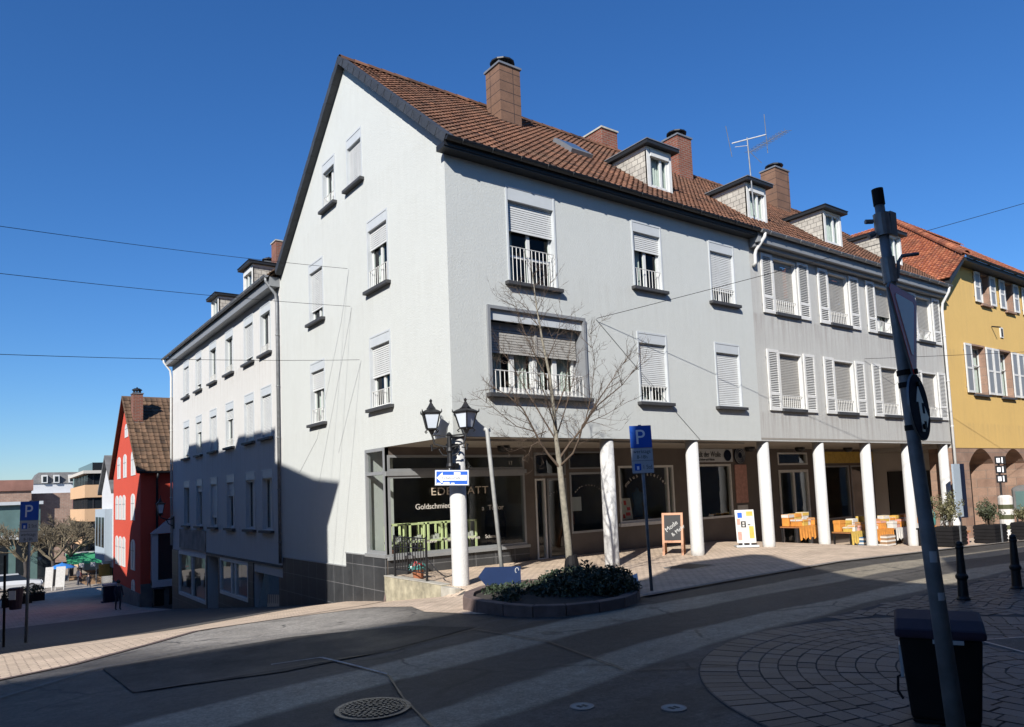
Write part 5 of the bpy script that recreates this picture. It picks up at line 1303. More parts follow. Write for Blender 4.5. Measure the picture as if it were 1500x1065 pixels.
b = MB(); b.lathe([(.15, -.05), (.16, .15), (.13, .36), (.10, .5)], (TR.x+.03, TR.y, TR.z+.1), 14); tag(b.build('tree_guard', M['black'], loc=TR), 'dark sleeve around the foot of the bare tree trunk', 'tree guard')

# ------------------------------------------------------------------ boards on the pavement
ab = thing('chalkboard', 'orange wooden A frame chalkboard beside the third column', 'board', (7.4, .8, -.2))
c0 = V((7.1, .99, -.2)); c1 = V((7.42, .53, -.2)); u = (c1-c0).normalized(); nb = V((-u.y, u.x, 0)); nb = nb if nb.dot(V((-1, -1, 0))) > 0 else -nb
def abm(sgn): 
    up = V((-nb.x*sgn*.24, -nb.y*sgn*.24, 1.12)).normalized(); return basis(c0+nb*0-nb*(.26-.26*sgn)*1.0, u, up)
W = (c1-c0).length
for sgn, nm in ((1, 'front_panel'), (-1, 'back_panel')):
    b = MB(); b.m = abm(sgn); ring(b, 0, W, .0, 1.15, .06, -.02, .02, wb=0, wt=.06); b.box((.06, .34, -.015), (W-.06, .40, .015)); f = b.build(nm, M['wood'], ab)
    b = MB(); b.m = abm(sgn); b.box((.06, .40, -.008), (W-.06, 1.09, .008)); b.build('slate', M['board'] if sgn > 0 else M['wood'], f)
m = abm(1); mm = m @ Matrix.Translation((.13, .62, .02)) @ Matrix.Rotation(R(38), 4, 'Z')
# make sure the letters face the viewer
text(ab, 'chalk_lettering', 'Mode', .17, mm if (m.to_3x3() @ V((0, 0, 1))).dot(V((-1, -1, 0))) > 0 else mm @ Matrix.Rotation(math.pi, 4, 'Y'), M['chalk'])
text(ab, 'chalk_lettering', '& Mehr', .14, mm @ Matrix.Translation((.05, -.19, 0)), M['chalk'])
ps = thing('poster_stand', 'white poster stand with colourful print leaning beside the fourth column', 'sign', (10.3, .55, -.2))
PM = basis((10.28, .62, -.1), (.72, -.69, 0), (.02, .05, 1)); nz = PM.to_3x3() @ V((0, 0, 1))
b = MB(); b.m = PM; b.box((-.27, .02, -.03), (.27, .98, 0)); b.build('panel', M['white'], ps, bevel=.01)
b = MB(); b.m = PM; b.box((-.34, -.1, -.22), (.3, -.04, .25)); b.tube([(-.1, -.05, -.015), (-.1, .05, -.015)], .03, 6); b.tube([(.1, -.05, -.015), (.1, .05, -.015)], .03, 6); b.build('base', M['casing'], ps, bevel=.015)
b = MB(); b.m = PM; b.box((-.24, .06, 0), (.24, .95, .003)); b.cur = 1; b.box((-.2, .75, .003), (-.07, .90, .005)); b.cur = 2; b.box((-.23, .1, .003), (-.12, .35, .005)); b.box((-.23, .55, .003), (-.14, .72, .005)); b.cur = 3; b.box((.05, .8, .003), (.23, .93, .005)); b.box((.1, .15, .003), (.23, .5, .005)); b.cur = 4; b.box((-.12, .47, .003), (.02, .50, .005)); b.box((-.12, .62, .003), (.02, .65, .005)); b.box((-.12, .47, .003), (-.08, .65, .005)); b.box((-.02, .47, .003), (.02, .65, .005)); b.box((-.12, .55, .003), (.02, .575, .005)); b.box((.07, .53, .003), (.14, .56, .005))
b.build('print', [M['white_cloth'], M['blue'], M['pink_cloth'], M['yellow_cloth'], M['ink']], ps)

# goods displayed in the arcade of the grey house
def box_thing(name, label, cat, c, s, mat, group=None, lid=None, rot=0.):
    b = MB(); b.m = Matrix.Translation(c) @ Matrix.Rotation(rot, 4, 'Z'); b.box((-s[0]/2, -s[1]/2, 0), (s[0]/2, s[1]/2, s[2]))
    if lid: b.cur = 1; b.box((-s[0]/2-.012, -s[1]/2-.012, s[2]*.72), (s[0]/2+.012, s[1]/2+.012, s[2]+.012))
    return tag(b.build(name, [M[mat], M[lid or mat]], loc=c, bevel=.012), label, cat, group)
tabs = [(14.45, 1.5, 'first display table from the left in the arcade, left of the glass door'), (17.3, 1.35, 'second display table from the left in the arcade, with mustard cloth and boxes'), (18.75, 1.3, 'third display table in the arcade, with orange cloth'), (20.2, 1.25, 'fourth display table in the arcade, with white cloth'), (21.65, 1.2, 'last display table in the arcade, next to the end column')]
cloths = ['orange_cloth', 'yellow_cloth', 'orange_cloth', 'white_cloth', 'pink_cloth']; ords = ['first', 'second', 'third', 'fourth', 'last']
TT = []
for k, (x, y, lb) in enumerate(tabs):
    z = gi(x, y); t = thing('display_table', lb, 'table', (x, y, z), 'display tables in the arcade'); w, d, h = 1.35, .7, .62
    b = MB(); b.box((x-w/2, y-d/2, z+h-.04), (x+w/2, y+d/2, z+h)); b.build('tabletop', M['wood'], t)
    for sx in (-1, 1):
        for sy in (-1, 1):
            b = MB(); b.box((x+sx*(w/2-.05)-.025, y+sy*(d/2-.05)-.025, z), (x+sx*(w/2-.05)+.025, y+sy*(d/2-.05)+.025, z+h-.04)); b.build('leg', M['iron'], t)
    b = MB(); n = 26; pr = None
    for q in range(n+1):
        xx = x-w/2-.02+(w+.04)*q/n; dz = .40+.05*math.sin(q*1.3); i = [b.P((xx, y+d/2+.02, z+h+.006)), b.P((xx, y-d/2-.02, z+h+.006)), b.P((xx, y-d/2-.03+.015*math.sin(q*2.1), z+h-dz))]
        if pr: b.face((pr[0], pr[1], i[1], i[0])); b.face((pr[1], pr[2], i[2], i[1]))
        pr = i
    tag(b.build('tablecloth', M[cloths[k]], loc=(x, y, z+h), fixn=False), ['orange', 'mustard', 'orange', 'white', 'rose'][k]+' cloth hanging over the '+ords[k]+' display table of the arcade', 'cloth')
    TT.append((x, y, z+h+.008))
goods = [('orange_cloth', .3, .22, .2), ('yellow_cloth', .3, .22, .16), ('white_cloth', .22, .2, .12), ('orange_cloth', .34, .25, .2), ('yellow_cloth', .25, .2, .14), ('white_cloth', .3, .22, .22), ('pink_cloth', .26, .24, .13)]
cname = {'brown_box': 'brown', 'white_cloth': 'white', 'orange_cloth': 'orange', 'yellow_cloth': 'mustard', 'pink_cloth': 'rose'}
q = 0; pos = ['left end', 'left middle', 'right middle', 'right end']
for k, (x, y, z) in enumerate(TT):
    for j in range(4):
        g_ = goods[q % 7]; q += 1; lidm = ['brown_box', 'white_cloth', 'orange_cloth', 'pink_cloth'][q % 4]
        box_thing('goods_box', cname[g_[0]]+' box of goods on the '+pos[j]+' of the '+ords[k]+' arcade display table', 'box', (x-.5+.33*j, y-.12+rnd.uniform(-.06, .03), z), (g_[1]*.95, g_[2], g_[3]*rnd.uniform(.9, 1.5)), g_[0], 'boxes of goods on the arcade tables', lidm, rnd.uniform(-.25, .25))
        if j < 3: box_thing('goods_stack', 'tall '+cname[goods[(q+2) % 7][0]]+' stack of folded goods at the back '+['left', 'middle', 'right'][j]+' of the '+ords[k]+' arcade display table', 'stack', (x-.45+.42*j, y+.18, z), (.36, .24, rnd.uniform(.3, .48)), goods[(q+2) % 7][0], 'stacks of goods on the arcade tables', ['white_cloth', 'orange_cloth', 'yellow_cloth'][(j+k) % 3], rnd.uniform(-.12, .12))
for k, (x, y, m_, lb) in enumerate(((17.4, .95, 'blue_cloth', 'blue and white striped crate standing in front of the mustard table'), (18.75, .9, 'brown_box', 'brown crate standing in front of the orange table'), (20.6, .85, 'white_cloth', 'white card box standing in front of the last arcade table'))):
    z = gi(x, y); b = MB(); b.m = Matrix.Translation((x, y, z+.006)); b.box((-.3, -.2, 0), (.3, .2, .42)); b.cur = 1
    for s in range(3): b.box((-.31, -.21, .04+.14*s), (.31, .21, .10+.14*s))
    tag(b.build('crate', [M[m_], M['white_cloth']], loc=(x, y, z)), lb, 'crate', 'crates in front of the arcade tables')
b = MB(); z = gi(21.2, .6); b.m = basis((21.2, .55, z+.25), (1, -.1, 0), (0, .25, 1))
for (x0, x1, y0, y1) in ((-.55, -.22, 0, .42), (-.2, .1, .06, .46), (-.42, .02, -.2, .05), (.12, .5, 0, .4)): b.box((x0, y0, 0), (x1, y1, .012))
b.box((-.5, -.25, -.03), (.5, .5, 0)); pr_ = b.build('price_board', M['white_cloth'], loc=(21.2, .55, z)); tag(pr_, 'white price cards pinned on a board in front of the last arcade table', 'sign')
for (yy, s) in ((.3, 'Sale 5,-'), (.12, 'Stoffe')): text(pr_, 'card_lettering', s, .13, basis((20.8, .50-.0, z+.25+yy), (1, -.1, 0), (0, .25, 1)) @ Matrix.Translation((0, 0, .03)), M['signred'])
vs = MB(); x, y = 16.95, -1.45; z = gi(x, y)
st = thing('pedestal', 'black square pedestal under the teal vase', 'stand', (x, y, z))
b = MB(); b.box((x-.3, y-.3, z), (x+.3, y+.3, z+.05)); b.box((x-.25, y-.25, z+.05), (x+.25, y+.25, z+.68)); b.box((x-.28, y-.28, z+.68), (x+.28, y+.28, z+.73)); b.build('body', M['black'], st, bevel=.01)
vs.lathe([(.14, .735), (.21, .85), (.23, 1.05), (.2, 1.22), (.15, 1.28), (.155, 1.31), (.12, 1.31)], (x, y, z), 20); tag(vs.build('vase', M['teal'], loc=(x, y, z+.73), smooth=True), 'tall teal glazed vase on a black pedestal behind the leaning street pole', 'vase')
x, y = 18.9, -1.2; z = gi(x, y)
st2 = thing('display_plinth', 'pale cloth covered plinth carrying white jugs, right of the teal vase', 'stand', (x, y, z))
b = MB(); b.box((x-.55, y-.4, z), (x+.55, y+.4, z+.5)); b.build('body', M['pink_cloth'], st2, bevel=.015); b = MB(); b.box((x-.6, y-.45, z+.5), (x+.6, y+.45, z+.55)); b.build('top', M['wood'], st2)
for k, (dx, dy, h, lb) in enumerate(((-.35, -.1, .45, 'short white jug on the pale plinth, leftmost of the jugs'), (.0, .1, .75, 'tall white jug on the pale plinth, middle of the jugs'), (.33, -.1, .62, 'white jug on the pale plinth, nearest the potted shrub'))):
    b = MB(); b.lathe([(.1, 0), (.14, h*.15), (.15, h*.45), (.09, h*.75), (.075, h*.88), (.1, h)], (x+dx, y+dy, z+.551), 16); b.tube([(x+dx+.08, y+dy, z+.55+h*.9), (x+dx+.2, y+dy, z+.55+h*.75), (x+dx+.15, y+dy, z+.55+h*.5)], .015, 6); tag(b.build('jug', M['white'], loc=(x+dx, y+dy, z+.55), smooth=True), lb, 'jug', 'white jugs on the plinth')
b = MB(); b.m = Matrix.Translation((18.1, -1.0, gi(18.1, -1.0))); b.lathe([(.24, 0), (.26, .5), (.24, .55)], n=14); b.cur = 1; b.lathe([(.25, .55), (.30, .62), (.26, .74), (.1, .8)], n=14); tag(b.build('stool', [M['teal'], M['orange_cloth']], loc=(18.1, -1, 0)), 'round stool with orange cushion between the teal vase and white jugs', 'stool')
# tall pale banner frame by the last column
b = MB(); x, y = 21.4, -.55; z = gi(x, y); b.box((x-.28, y-.03, z+.95), (x+.28, y+.03, z+2.9)); b.cur = 1; b.box((x+.28, y-.04, z+.9), (x+.62, y+.04, z+2.9)); b.box((x-.3, y-.2, z), (x+.3, y+.2, z+.05)); b.box((x-.04, y-.02, z+.05), (x+.04, y+.02, z+.95)); tag(b.build('banner_stand', [M['pale_blue'], M['navy']], loc=(x, y, z)), 'tall pale blue and navy banner stand by the last white column', 'banner')

# planters along the road
def planter(x, y, label, seed):
    z = gi(x, y); t = thing('planter_box', label, 'planter', (x, y, z), 'black planter boxes along the road')
    b = MB(); w, d, h = .86, .55, .56; b.box((x-w/2, y-d/2, z+.03), (x+w/2, y+d/2, z+h))
    b.build('box', M['black'], t, bevel=.012)
    s = MB()
    for k in range(5): s.box((x-w/2-.014, y-d/2-.014, z+.05+.1*k), (x+w/2+.014, y+d/2+.014, z+.125+.1*k))
    s.build('slats', M['black'], t)
    s = MB(); s.box((x-.035, y-d/2-.03, z+.02), (x+.035, y-d/2-.014, z+h+.01)); s.build('strap', M['galv'], t)
    return t, z+h
ux = [((13.9, -3.35), 'black slatted planter box with the tallest shrub, nearest the teal vase', 'loose green shrub with tall shoots growing in the planter nearest the teal vase', .9),
      ((16.35, -3.45), 'black slatted planter box with a reddish shrub, second along the road', 'low reddish green shrub growing in the second planter along the road', .6),
      ((18.9, -3.5), 'black slatted planter box at the right edge of the photo', 'small green shrub growing in the planter at the right edge', .4)]
for k, ((x, y), lb, pl_, h) in enumerate(ux):
    t, zt = planter(x, y, lb, k)
    s = thing('potted_shrub', pl_, 'shrub', (x, y, zt-.05))
    b = MB(); tips = []
    for q in range(26):
        a = rnd.uniform(0, 6.28); r = rnd.uniform(.1, .5); hh = h*rnd.uniform(.45, 1.15)*(1.25-r); e = V((x+r*math.cos(a)*1.1, y+r*math.sin(a)*.7, zt+hh)); mdp = V((x+r*.35*math.cos(a), y+r*.3*math.sin(a), zt+hh*.6)); b.tube([(x+.1*math.cos(a), y+.1*math.sin(a), zt-.1), mdp, e], [.008, .006, .003], 4, False); tips += [e, mdp, mdp.lerp(e, .5)]
    b.build('stems', M['twig'], s, fixn=False)
    b = MB()
    for e in tips: leaves(b, e, (.10, .10, .12), 20, .035, 1, .8)
    b.build('foliage', M['grassy'] if k != 1 else M['leafb'], s, fixn=False)
# sign post and notice board near the yellow house
ds = thing('menu_post', 'black post with small white lettered plates in front of the sandstone pier', 'sign', (21.6, -1.9, gi(21.6, -1.9)))
z = gi(21.6, -1.9); b = MB(); b.tube([(21.6, -1.9, z), (21.6, -1.9, z+2.9)], .035, 8); b.build('post', M['iron'], ds)
for k in range(3):
    b = MB(); b.m = basis((21.6, -1.95, z+2.05+.33*k), (.85, -.5, 0), (0, 0, 1)); b.box((-.2, 0, 0), (.2, .28, .02)); b.cur = 1; b.box((-.15, .06, .02), (-.02, .22, .024)); b.box((.04, .04, .02), (.09, .24, .024)); b.build('plate', [M['ink'], M['signwhite']], ds)
cl = MB(); cl.lathe([(.22, z+.0), (.22, z+1.55), (.16, z+1.62)], (21.05, -2.2, 0), 14); cl.cur = 1
for k in range(3): cl.lathe([(.228, z+.45+.35*k), (.228, z+.6+.35*k)], (21.05, -2.2, 0), 14)
tag(cl.build('advertising_pillar', [M['white_cloth'], M['grassy']], loc=(21.05, -2.2, z)), 'slim white and green advertising pillar beside the lettered black post', 'pillar')
nb_ = thing('notice_case', 'grey notice case with arched top at the right edge', 'sign', (22.9, -2.2, gi(22.9, -2.2)))
z = gi(22.9, -2.2); b = MB(); NM = basis((22.9, -2.2, z), (.8, -.6, 0), (0, 0, 1)); b.m = NM
b.prism([(-.5, .95, 0), (.5, .95, 0), (.5, 1.75, 0)]+[(.5*math.cos(math.pi*k/8), 1.75+.16*math.sin(math.pi*k/8), 0) for k in range(1, 8)]+[(-.5, 1.75, 0)], (0, 0, .08)); b.build('case', M['roofgrey'], nb_)
b = MB(); b.m = NM; b.box((-.42, 1.02, .08), (.42, 1.68, .085)); b.build('pane', M['tealglass'], nb_)
b = MB(); b.m = NM; b.tube([(-.4, 0, .04), (-.4, .95, .04)], .03, 6); b.tube([(.4, 0, .04), (.4, .95, .04)], .03, 6); b.build('leg', M['iron'], nb_)

# things in the shop windows
for k in range(5):
    x = .55+.52*k; b = MB(); y = 3.75; z0 = .02
    for sx in (-1, 1):
        for sy in (-1, 1): b.box((x+sx*.2-.022, y+sy*.16-.022, z0), (x+sx*.2+.022, y+sy*.16+.022, .98))
    for z in (z0, .50, .94):
        b.box((x-.222, y-.182, z), (x+.222, y-.138, z+.045)); b.box((x-.222, y+.138, z), (x+.222, y+.182, z+.045)); b.box((x-.222, y-.138, z), (x-.178, y+.138, z+.045)); b.box((x+.178, y-.138, z), (x+.222, y+.138, z+.045))
    b.cur = 1; b.box((x-.2, y-.15, .545), (x+.2, y+.15, .56)); 
    for j in range(3): b.box((x-.14+.11*j, y-.1, .56), (x-.07+.11*j, y, .62+.03*j))
    tag(b.build('display_cube', [M['lime'], M['white_cloth']], loc=(x, y, z0)), ['lime green open frame display stand in the jeweller window, next to the corner pane', 'second lime green display stand from the corner pane', 'lime green display stand half hidden behind the corner column', 'lime green display stand just right of the corner column', 'last lime green display stand towards the leaning pole'][k], 'stand', 'lime display stands in the jeweller window')
ch = thing('display_bust', 'black necklace bust in the right part of the jeweller window', 'display', (3.65, 3.8, .2))
b = MB(); b.box((3.4, 3.7, -.15), (3.95, 4.1, .25)); b.build('stand', M['black'], ch); b = MB(); b.lathe([(.24, .25), (.28, .5), (.3, .85), (.26, 1.15), (.1, 1.25)], (3.67, 3.9, 0), 16); b.build('bust', M['black'], ch, smooth=True)
b = MB(); b.lathe([(.1, .2), (.12, .35), (.12, .37)], (.28, 3.55, 0), 12); b.cur = 1; leaves(b, (.28, 3.55, .42), (.1, .1, .22), 60, .05, 1, .2); tag(b.build('potted_plant', [M['terracotta'], M['leafb']], loc=(.28, 3.55, .2), fixn=False), 'terracotta pot with a small plant inside the corner pane', 'plant')
b = MB(); b.m = basis((8.2, 3.4, .68), (1, 0, 0), (0, .15, 1)); b.box((-.3, 0, -.02), (.3, .66, 0)); b.cur = 1
for (x0, y0, w, h) in ((.0, .45, .1, .14), (-.2, .5, .12, .06), (.02, .12, .2, .1), (-.12, .05, .1, .12), (.1, .28, .14, .1)): b.box((x0, y0, 0), (x0+w, y0+h, .004))
tag(b.build('window_poster', [M['white_cloth'], M['signred']], loc=(8.2, 3.4, .68)), 'white poster with red figures standing in the third shop window', 'poster')
def torso(x, y, z, mat, label):
    t = thing('mannequin', label, 'mannequin', (x, y, z))
    b = MB(); b.lathe([(.16, z), (.02, z+.02), (.02, z+.75)], (x, y, 0), 10); b.build('stand', M['galv'], t)
    b = MB(); b.m = Matrix.Translation((x, y, z)) @ Matrix.Diagonal((1.25, .75, 1, 1)); b.lathe([(.02, .7), (.16, .72), (.17, .9), (.13, 1.1), (.18, 1.35), (.17, 1.48), (.06, 1.53), (.05, 1.62), (.02, 1.64)], n=16); b.build('torso', M[mat], t, smooth=True)
    return t
torso(9.35, 4.0, .0, 'blue_cloth', 'dress form in a blue top in the third shop window')
torso(6.4, 4.0, -.1, 'cloth_red', 'dress form in a rust top in the second shop window')
torso(16.2, 4.1, -.6, 'pale_blue', 'dress form in pale blue behind the double glass door')
torso(12.0, 4.0, -.1, 'cloth_light', 'dress form in a light knit in the wool shop window')
b = MB(); b.m = SF; b.box((5.85, 1.05, -.1), (6.25, 1.45, -.095)); tag(b.build('paper_notice', M['signgrey'], loc=(6.0, 3.2, 1.2)), 'white paper notice taped inside the second shop window', 'notice')

# ------------------------------------------------------------------ right foreground: pole with signs, bin, bollards, covers
PB, PT = V((-2.863, -10.515, -.06)), V((-3.042, -10.374, 3.57)); pd = (PT-PB).normalized()
sp = thing('sign_pole', 'tall leaning grey street pole with a give way sign and a round blue sign', 'sign pole', (-2.863, -10.515, 0))
b = MB(); b.tube([PB, PB.lerp(PT, .4), PB.lerp(PT, .75), PT], [.056, .045, .034, .030], 18); b.build('pole', M['pole_paint'], sp, smooth=True)
b = MB(); b.tube([PT-pd*.09, PT+pd*.02], .036, 16); b.build('cap', M['black'], sp)
b = MB(); q = PT-pd*.30; b.tube([q, q+pd*.15], .050, 14); rr_ = V((.807, -.589, 0)); b.box(tuple(q+rr_*.045-V((.02, .02, 0))), tuple(q+rr_*.09+V((.02, .02, .16)))); b.tube([q-rr_*.06+pd*.1, q-rr_*.11+pd*.1], .016, 6); b.tube([q-rr_*.06+pd*.02, q-rr_*.10+pd*.0], .02, 6)
b.build('clamp', M['galv'], sp)
q2 = PT-pd*.62; b = MB(); b.tube([q2, q2+pd*.17], .044, 14); b.build('clamp', M['galv'], sp)
b = MB(); b.tube([q2+rr_*.05+pd*.03, q2+rr_*.07+pd*.14, q2+rr_*.10+pd*.18, q2+rr_*.21+pd*.19], .012, 8); b.build('arm', M['galv'], sp)
fh = V((.589, .807, 0)); th_ = R(14)
# sign planes are almost edge-on to the camera, facing to the right
vd = V((.90, .435, 0)).normalized(); pu = (Matrix.Rotation(-R(15.5), 3, 'Z') @ vd); pn = V((pu.y, -pu.x, 0))
def psm(h, out=.062): return basis(PB+pd*h+pn*out, pu, pd, pn)
m = psm(2.66); b = MB(); b.m = m
def rtri(s, z): 
    r = s; return [(-.30*r, .265*r, z), (-.265*r, .30*r, z), (.265*r, .30*r, z), (.30*r, .265*r, z), (.03*r, -.27*r, z), (-.03*r, -.27*r, z)]
b.prism(rtri(1.0, -.012), (0, 0, .012)); b.cur = 1; b.prism(rtri(.98, .0), (0, 0, .003)); tr = b.build('give_way_sign', [M['galv'], M['signred']], sp)
b = MB(); b.m = m @ Matrix.Translation((0, .045, 0)); b.prism(rtri(.66, .003), (0, 0, .003)); b.build('white_field', M['signwhite'], tr)
m = psm(2.185); b = MB(); b.m = m; b.lathe([(.218, -.012), (.218, 0)], n=32); b.cur = 1; b.lathe([(.212, 0), (.212, .003)], n=32); rs = b.build('round_sign', [M['galv'], M['navy']], sp)
b = MB(); b.m = m; b.prism([(-.03, -.16, .003), (.03, -.16, .003), (.03, .03, .003), (.08, .03, .003), (.0, .14, .003), (-.08, .03, .003), (-.03, .03, .003)], (0, 0, .003)); b.prism([(.03, -.09, .003), (.09, -.09, .003), (.09, -.13, .003), (.16, -.06, .003), (.09, .01, .003), (.09, -.04, .003), (.03, -.04, .003)], (0, 0, .003)); b.build('arrow', M['signgrey'], rs)
for h in (2.40, 2.32, 2.04):
    b = MB(); b.tube([PB+pd*h, PB+pd*(h+.035)], .044, 12); b.tube([PB+pd*(h+.017), PB+pd*(h+.017)+pn*.08], .018, 6); b.build('clamp', M['black'], sp)
for h, s, a0 in ((1.28, .07, 3.4), (1.02, .05, 3.7)):
    b = MB()
    for q in range(6):
        a = a0+.16*q; a2 = a+.16; r = .0495-.006*(h-1); b.poly([(PB.lerp(PT, h/3.79)+V((r*math.cos(a), r*math.sin(a), -s/2))), (PB.lerp(PT, h/3.79)+V((r*math.cos(a2), r*math.sin(a2), -s/2))), (PB.lerp(PT, h/3.79)+V((r*math.cos(a2), r*math.sin(a2), s/2))), (PB.lerp(PT, h/3.79)+V((r*math.cos(a), r*math.sin(a), s/2)))])
    b.build('sticker', M['signgrey'], sp, fixn=False)
wv = V((.436, -.90, 0)).normalized(); dv = V((.90, .436, 0)).normalized(); bo = V((-2.70, -10.11, gi(-2.41, -10.05)))
gb = thing('grit_bin', 'dark purple black plastic bin with rounded lid behind the leaning pole', 'bin', bo)
BM = Matrix(((wv.x, dv.x, 0, bo.x), (wv.y, dv.y, 0, bo.y), (0, 0, 1, bo.z), (0, 0, 0, 1)))
b = MB(); b.m = BM; b.prism([(.045, .03, .02), (.445, .03, .02), (.445, .40, .02), (.045, .40, .02)], (0, 0, .03)); 
i0 = [b.P(p) for p in ((.04, .02, .05), (.45, .02, .05), (.45, .41, .05), (.04, .41, .05))]; i1 = [b.P(p) for p in ((.0, -.02, .60), (.49, -.02, .60), (.49, .46, .62), (.0, .46, .62))]
b.face(i0[::-1]); b.face(i1)
for k in range(4): b.face((i0[k], i0[(k+1) % 4], i1[(k+1) % 4], i1[k]))
b.build('body', M['black'], gb, bevel=.02)
b = MB(); b.m = BM; b.prism([(-.025, -.05, .60), (-.025, -.03, .655), (-.025, .15, .70), (-.025, .40, .725), (-.025, .48, .70), (-.025, .49, .62)], (.54, 0, 0)); ld = b.build('lid', M['binlid'], gb, bevel=.022)
b = MB(); b.m = BM; b.box((.20, -.066, .575), (.38, -.052, .60)); b.build('label', M['casing'], gb)
b = MB(); b.m = BM; b.tube([(-.005, .30, .27), (-.03, .29, .26), (-.035, .25, .17), (-.005, .23, .12)], .009, 6); b.build('handle', M['black'], gb); b = MB(); b.m = BM; b.box((-.008, .12, .3), (.012, .24, .52)); b.build('label', M['signgrey'], gb)
def bollard():
    z = gi(3.11, -8.11); t = thing('bollard', 'black ringed cast iron bollard, the left one nearer the leaning pole', 'bollard', (3.11, -8.11, z), 'black bollards on the right pavement')
    b = MB(); b.lathe([(.085, 0), (.085, .03), (.066, .06), (.06, .28), (.078, .31), (.078, .34), (.058, .37), (.044, .70), (.052, .71), (.052, .735), (.042, .75)], (3.11, -8.11, z), 16); b.build('post', M['iron'], t, smooth=False)
    b = MB(); b.lathe([(.044, .75), (.048, .77), (.036, .80), (.01, .81)], (3.11, -8.11, z), 16); b.build('cap', M['iron'], t, smooth=True); return t
bl_ = bollard(); dup(bl_, (4.55, -8.25, gi(4.55, -8.25)), 'black ringed cast iron bollard, the right one at the photo edge'); dup(bl_, (6.3, -8.3, gi(6.3, -8.3)), 'black cast iron bollard just beyond the right photo edge')
# manhole and small covers
def cover(name, x, y, r, label, mats, ribs):
    z = gi(x, y)+.004; t = thing(name, label, 'cover', (x, y, z))
    hz = .012 if ribs else .004
    b = MB(); b.lathe([(r*1.14, -.01), (r*1.14, hz), (r, hz), (r, .0)], (x, y, z), 36); b.build('frame', M[mats[0]], t)
    b = MB(); b.lathe([(r*.985, -.005), (r*.985, hz-.001)], (x, y, z), 36)
    if ribs:
        for rr, nn_ in ((.9, 34), (.76, 28), (.62, 22), (.48, 16), (.33, 11), (.18, 6)):
            for j in range(nn_):
                a = 6.283*j/nn_+rr*3; px, py = r*rr*math.cos(a), r*rr*math.sin(a); s_ = r*.048
                b.m = Matrix.Translation((x+px, y+py, z+.012)) @ Matrix.Rotation(a, 4, 'Z'); b.box((-s_, -s_*1.2, 0), (s_, s_*1.2, .008))
        b.m = Matrix.Identity(4)
    else: b.cur = 1; b.box((x-r*.45, y-r*.3, z+.002), (x-r*.1, y+r*.35, z+.0055)); b.box((x+r*.1, y-r*.4, z+.002), (x+r*.4, y+r*.25, z+.0055))
    b.build('lid', [M[mats[1]], M['ink']], t); return t
M['castworn'] = basic('worn_cast_iron', (.13, .128, .125), .4, .6, .5, 14., .4, 60.)
cover('manhole_cover', -5.22, -7.08, .27, 'round ribbed cast iron manhole cover in the road, bottom of the photo', ('castworn', 'castworn'), True)
cover('valve_cover', -3.97, -8.22, .085, 'small round brass coloured valve cover in the road, left of the pair', ('galv', 'plinth'), False)['group'] = 'small valve covers in the road'
cover('valve_cover', -3.5, -8.75, .085, 'small round brass coloured valve cover nearest the sett paving', ('galv', 'plinth'), False)['group'] = 'small valve covers in the road'
def hatch(x, y, rot, w, d, label):
    z = gi(x, y)+.012; t = thing('access_cover', label, 'cover', (x, y, z)); F = Matrix.Translation((x, y, z)) @ Matrix.Rotation(rot, 4, 'Z')
    b = MB(); b.m = F; ring(b, -w/2, w/2, -d/2, d/2, .03, -.002, .012); b.build('frame', M['zinc'], t)
    b = MB(); b.m = F; b.box((-w/2+.034, -d/2+.034, -.003), (w/2-.034, d/2-.034, .009)); b.build('lid', M['asphalt'], t)
hatch(5.2, -1.55, R(8), 1.0, .75, 'rectangular metal access cover in the pavement in front of the third column'); hatch(.6, -9.9, R(-30), .9, .8, 'rectangular access cover in the sett paving at the right edge')

# ------------------------------------------------------------------ antenna and wires
an = thing('tv_antenna', 'aluminium rooftop TV antenna with long boom on a mast, above the middle dormer', 'antenna', (11.45, .5, 10.2))
b = MB(); b.tube([(11.46, .45, 9.9), (11.42, .5, 12.4)], .022, 8); b.build('mast', M['galv'], an)
b = MB(); b.tube([(10.71, .55, 12.06), (12.42, .5, 12.77)], .02, 6); b.tube([(10.85, .55, 11.98), (11.42, .5, 12.15)], .01, 5); b.build('boom', M['white_old'], an)
b = MB(); b.tube([(10.44, .55, 12.54), (10.66, .55, 11.61)], .010, 5); b.tube([(12.41, .5, 13.45), (12.47, .5, 12.17)], .012, 5)
A, B_ = V((11.5, .5, 11.95)), V((13.63, .5, 13.24)); b.tube([A, B_], .011, 5)
for k in range(12):
    p = A.lerp(B_, (k+.5)/12); b.tube([p+V((.02, -.22, -.06)), p+V((-.02, .22, .06))], .007, 4); b.tube([p+V((-.05, 0, .08)), p+V((.05, 0, -.08))], .006, 4)
b.tube([(11.42, .5, 12.0), (11.8, .3, 11.6)], .01, 4); b.build('elements', M['galv'], an)
def wire(name, label, pts, r=.009, sag=.0, cat='cable', mat='black'):
    b = MB(); P2 = []
    for a, c in zip(pts, pts[1:]):
        a, c = V(a), V(c); n = max(1, int((c-a).length/.8)) if sag else 1
        P2 += [a.lerp(c, k/n)-V((0, 0, sag*4*(k/n)*(1-k/n))) for k in range(n)]
    P2.append(V(pts[-1])); b.tube(P2, r, 5); return tag(b.build(name, M[mat], loc=pts[0], fixn=False), label, cat)
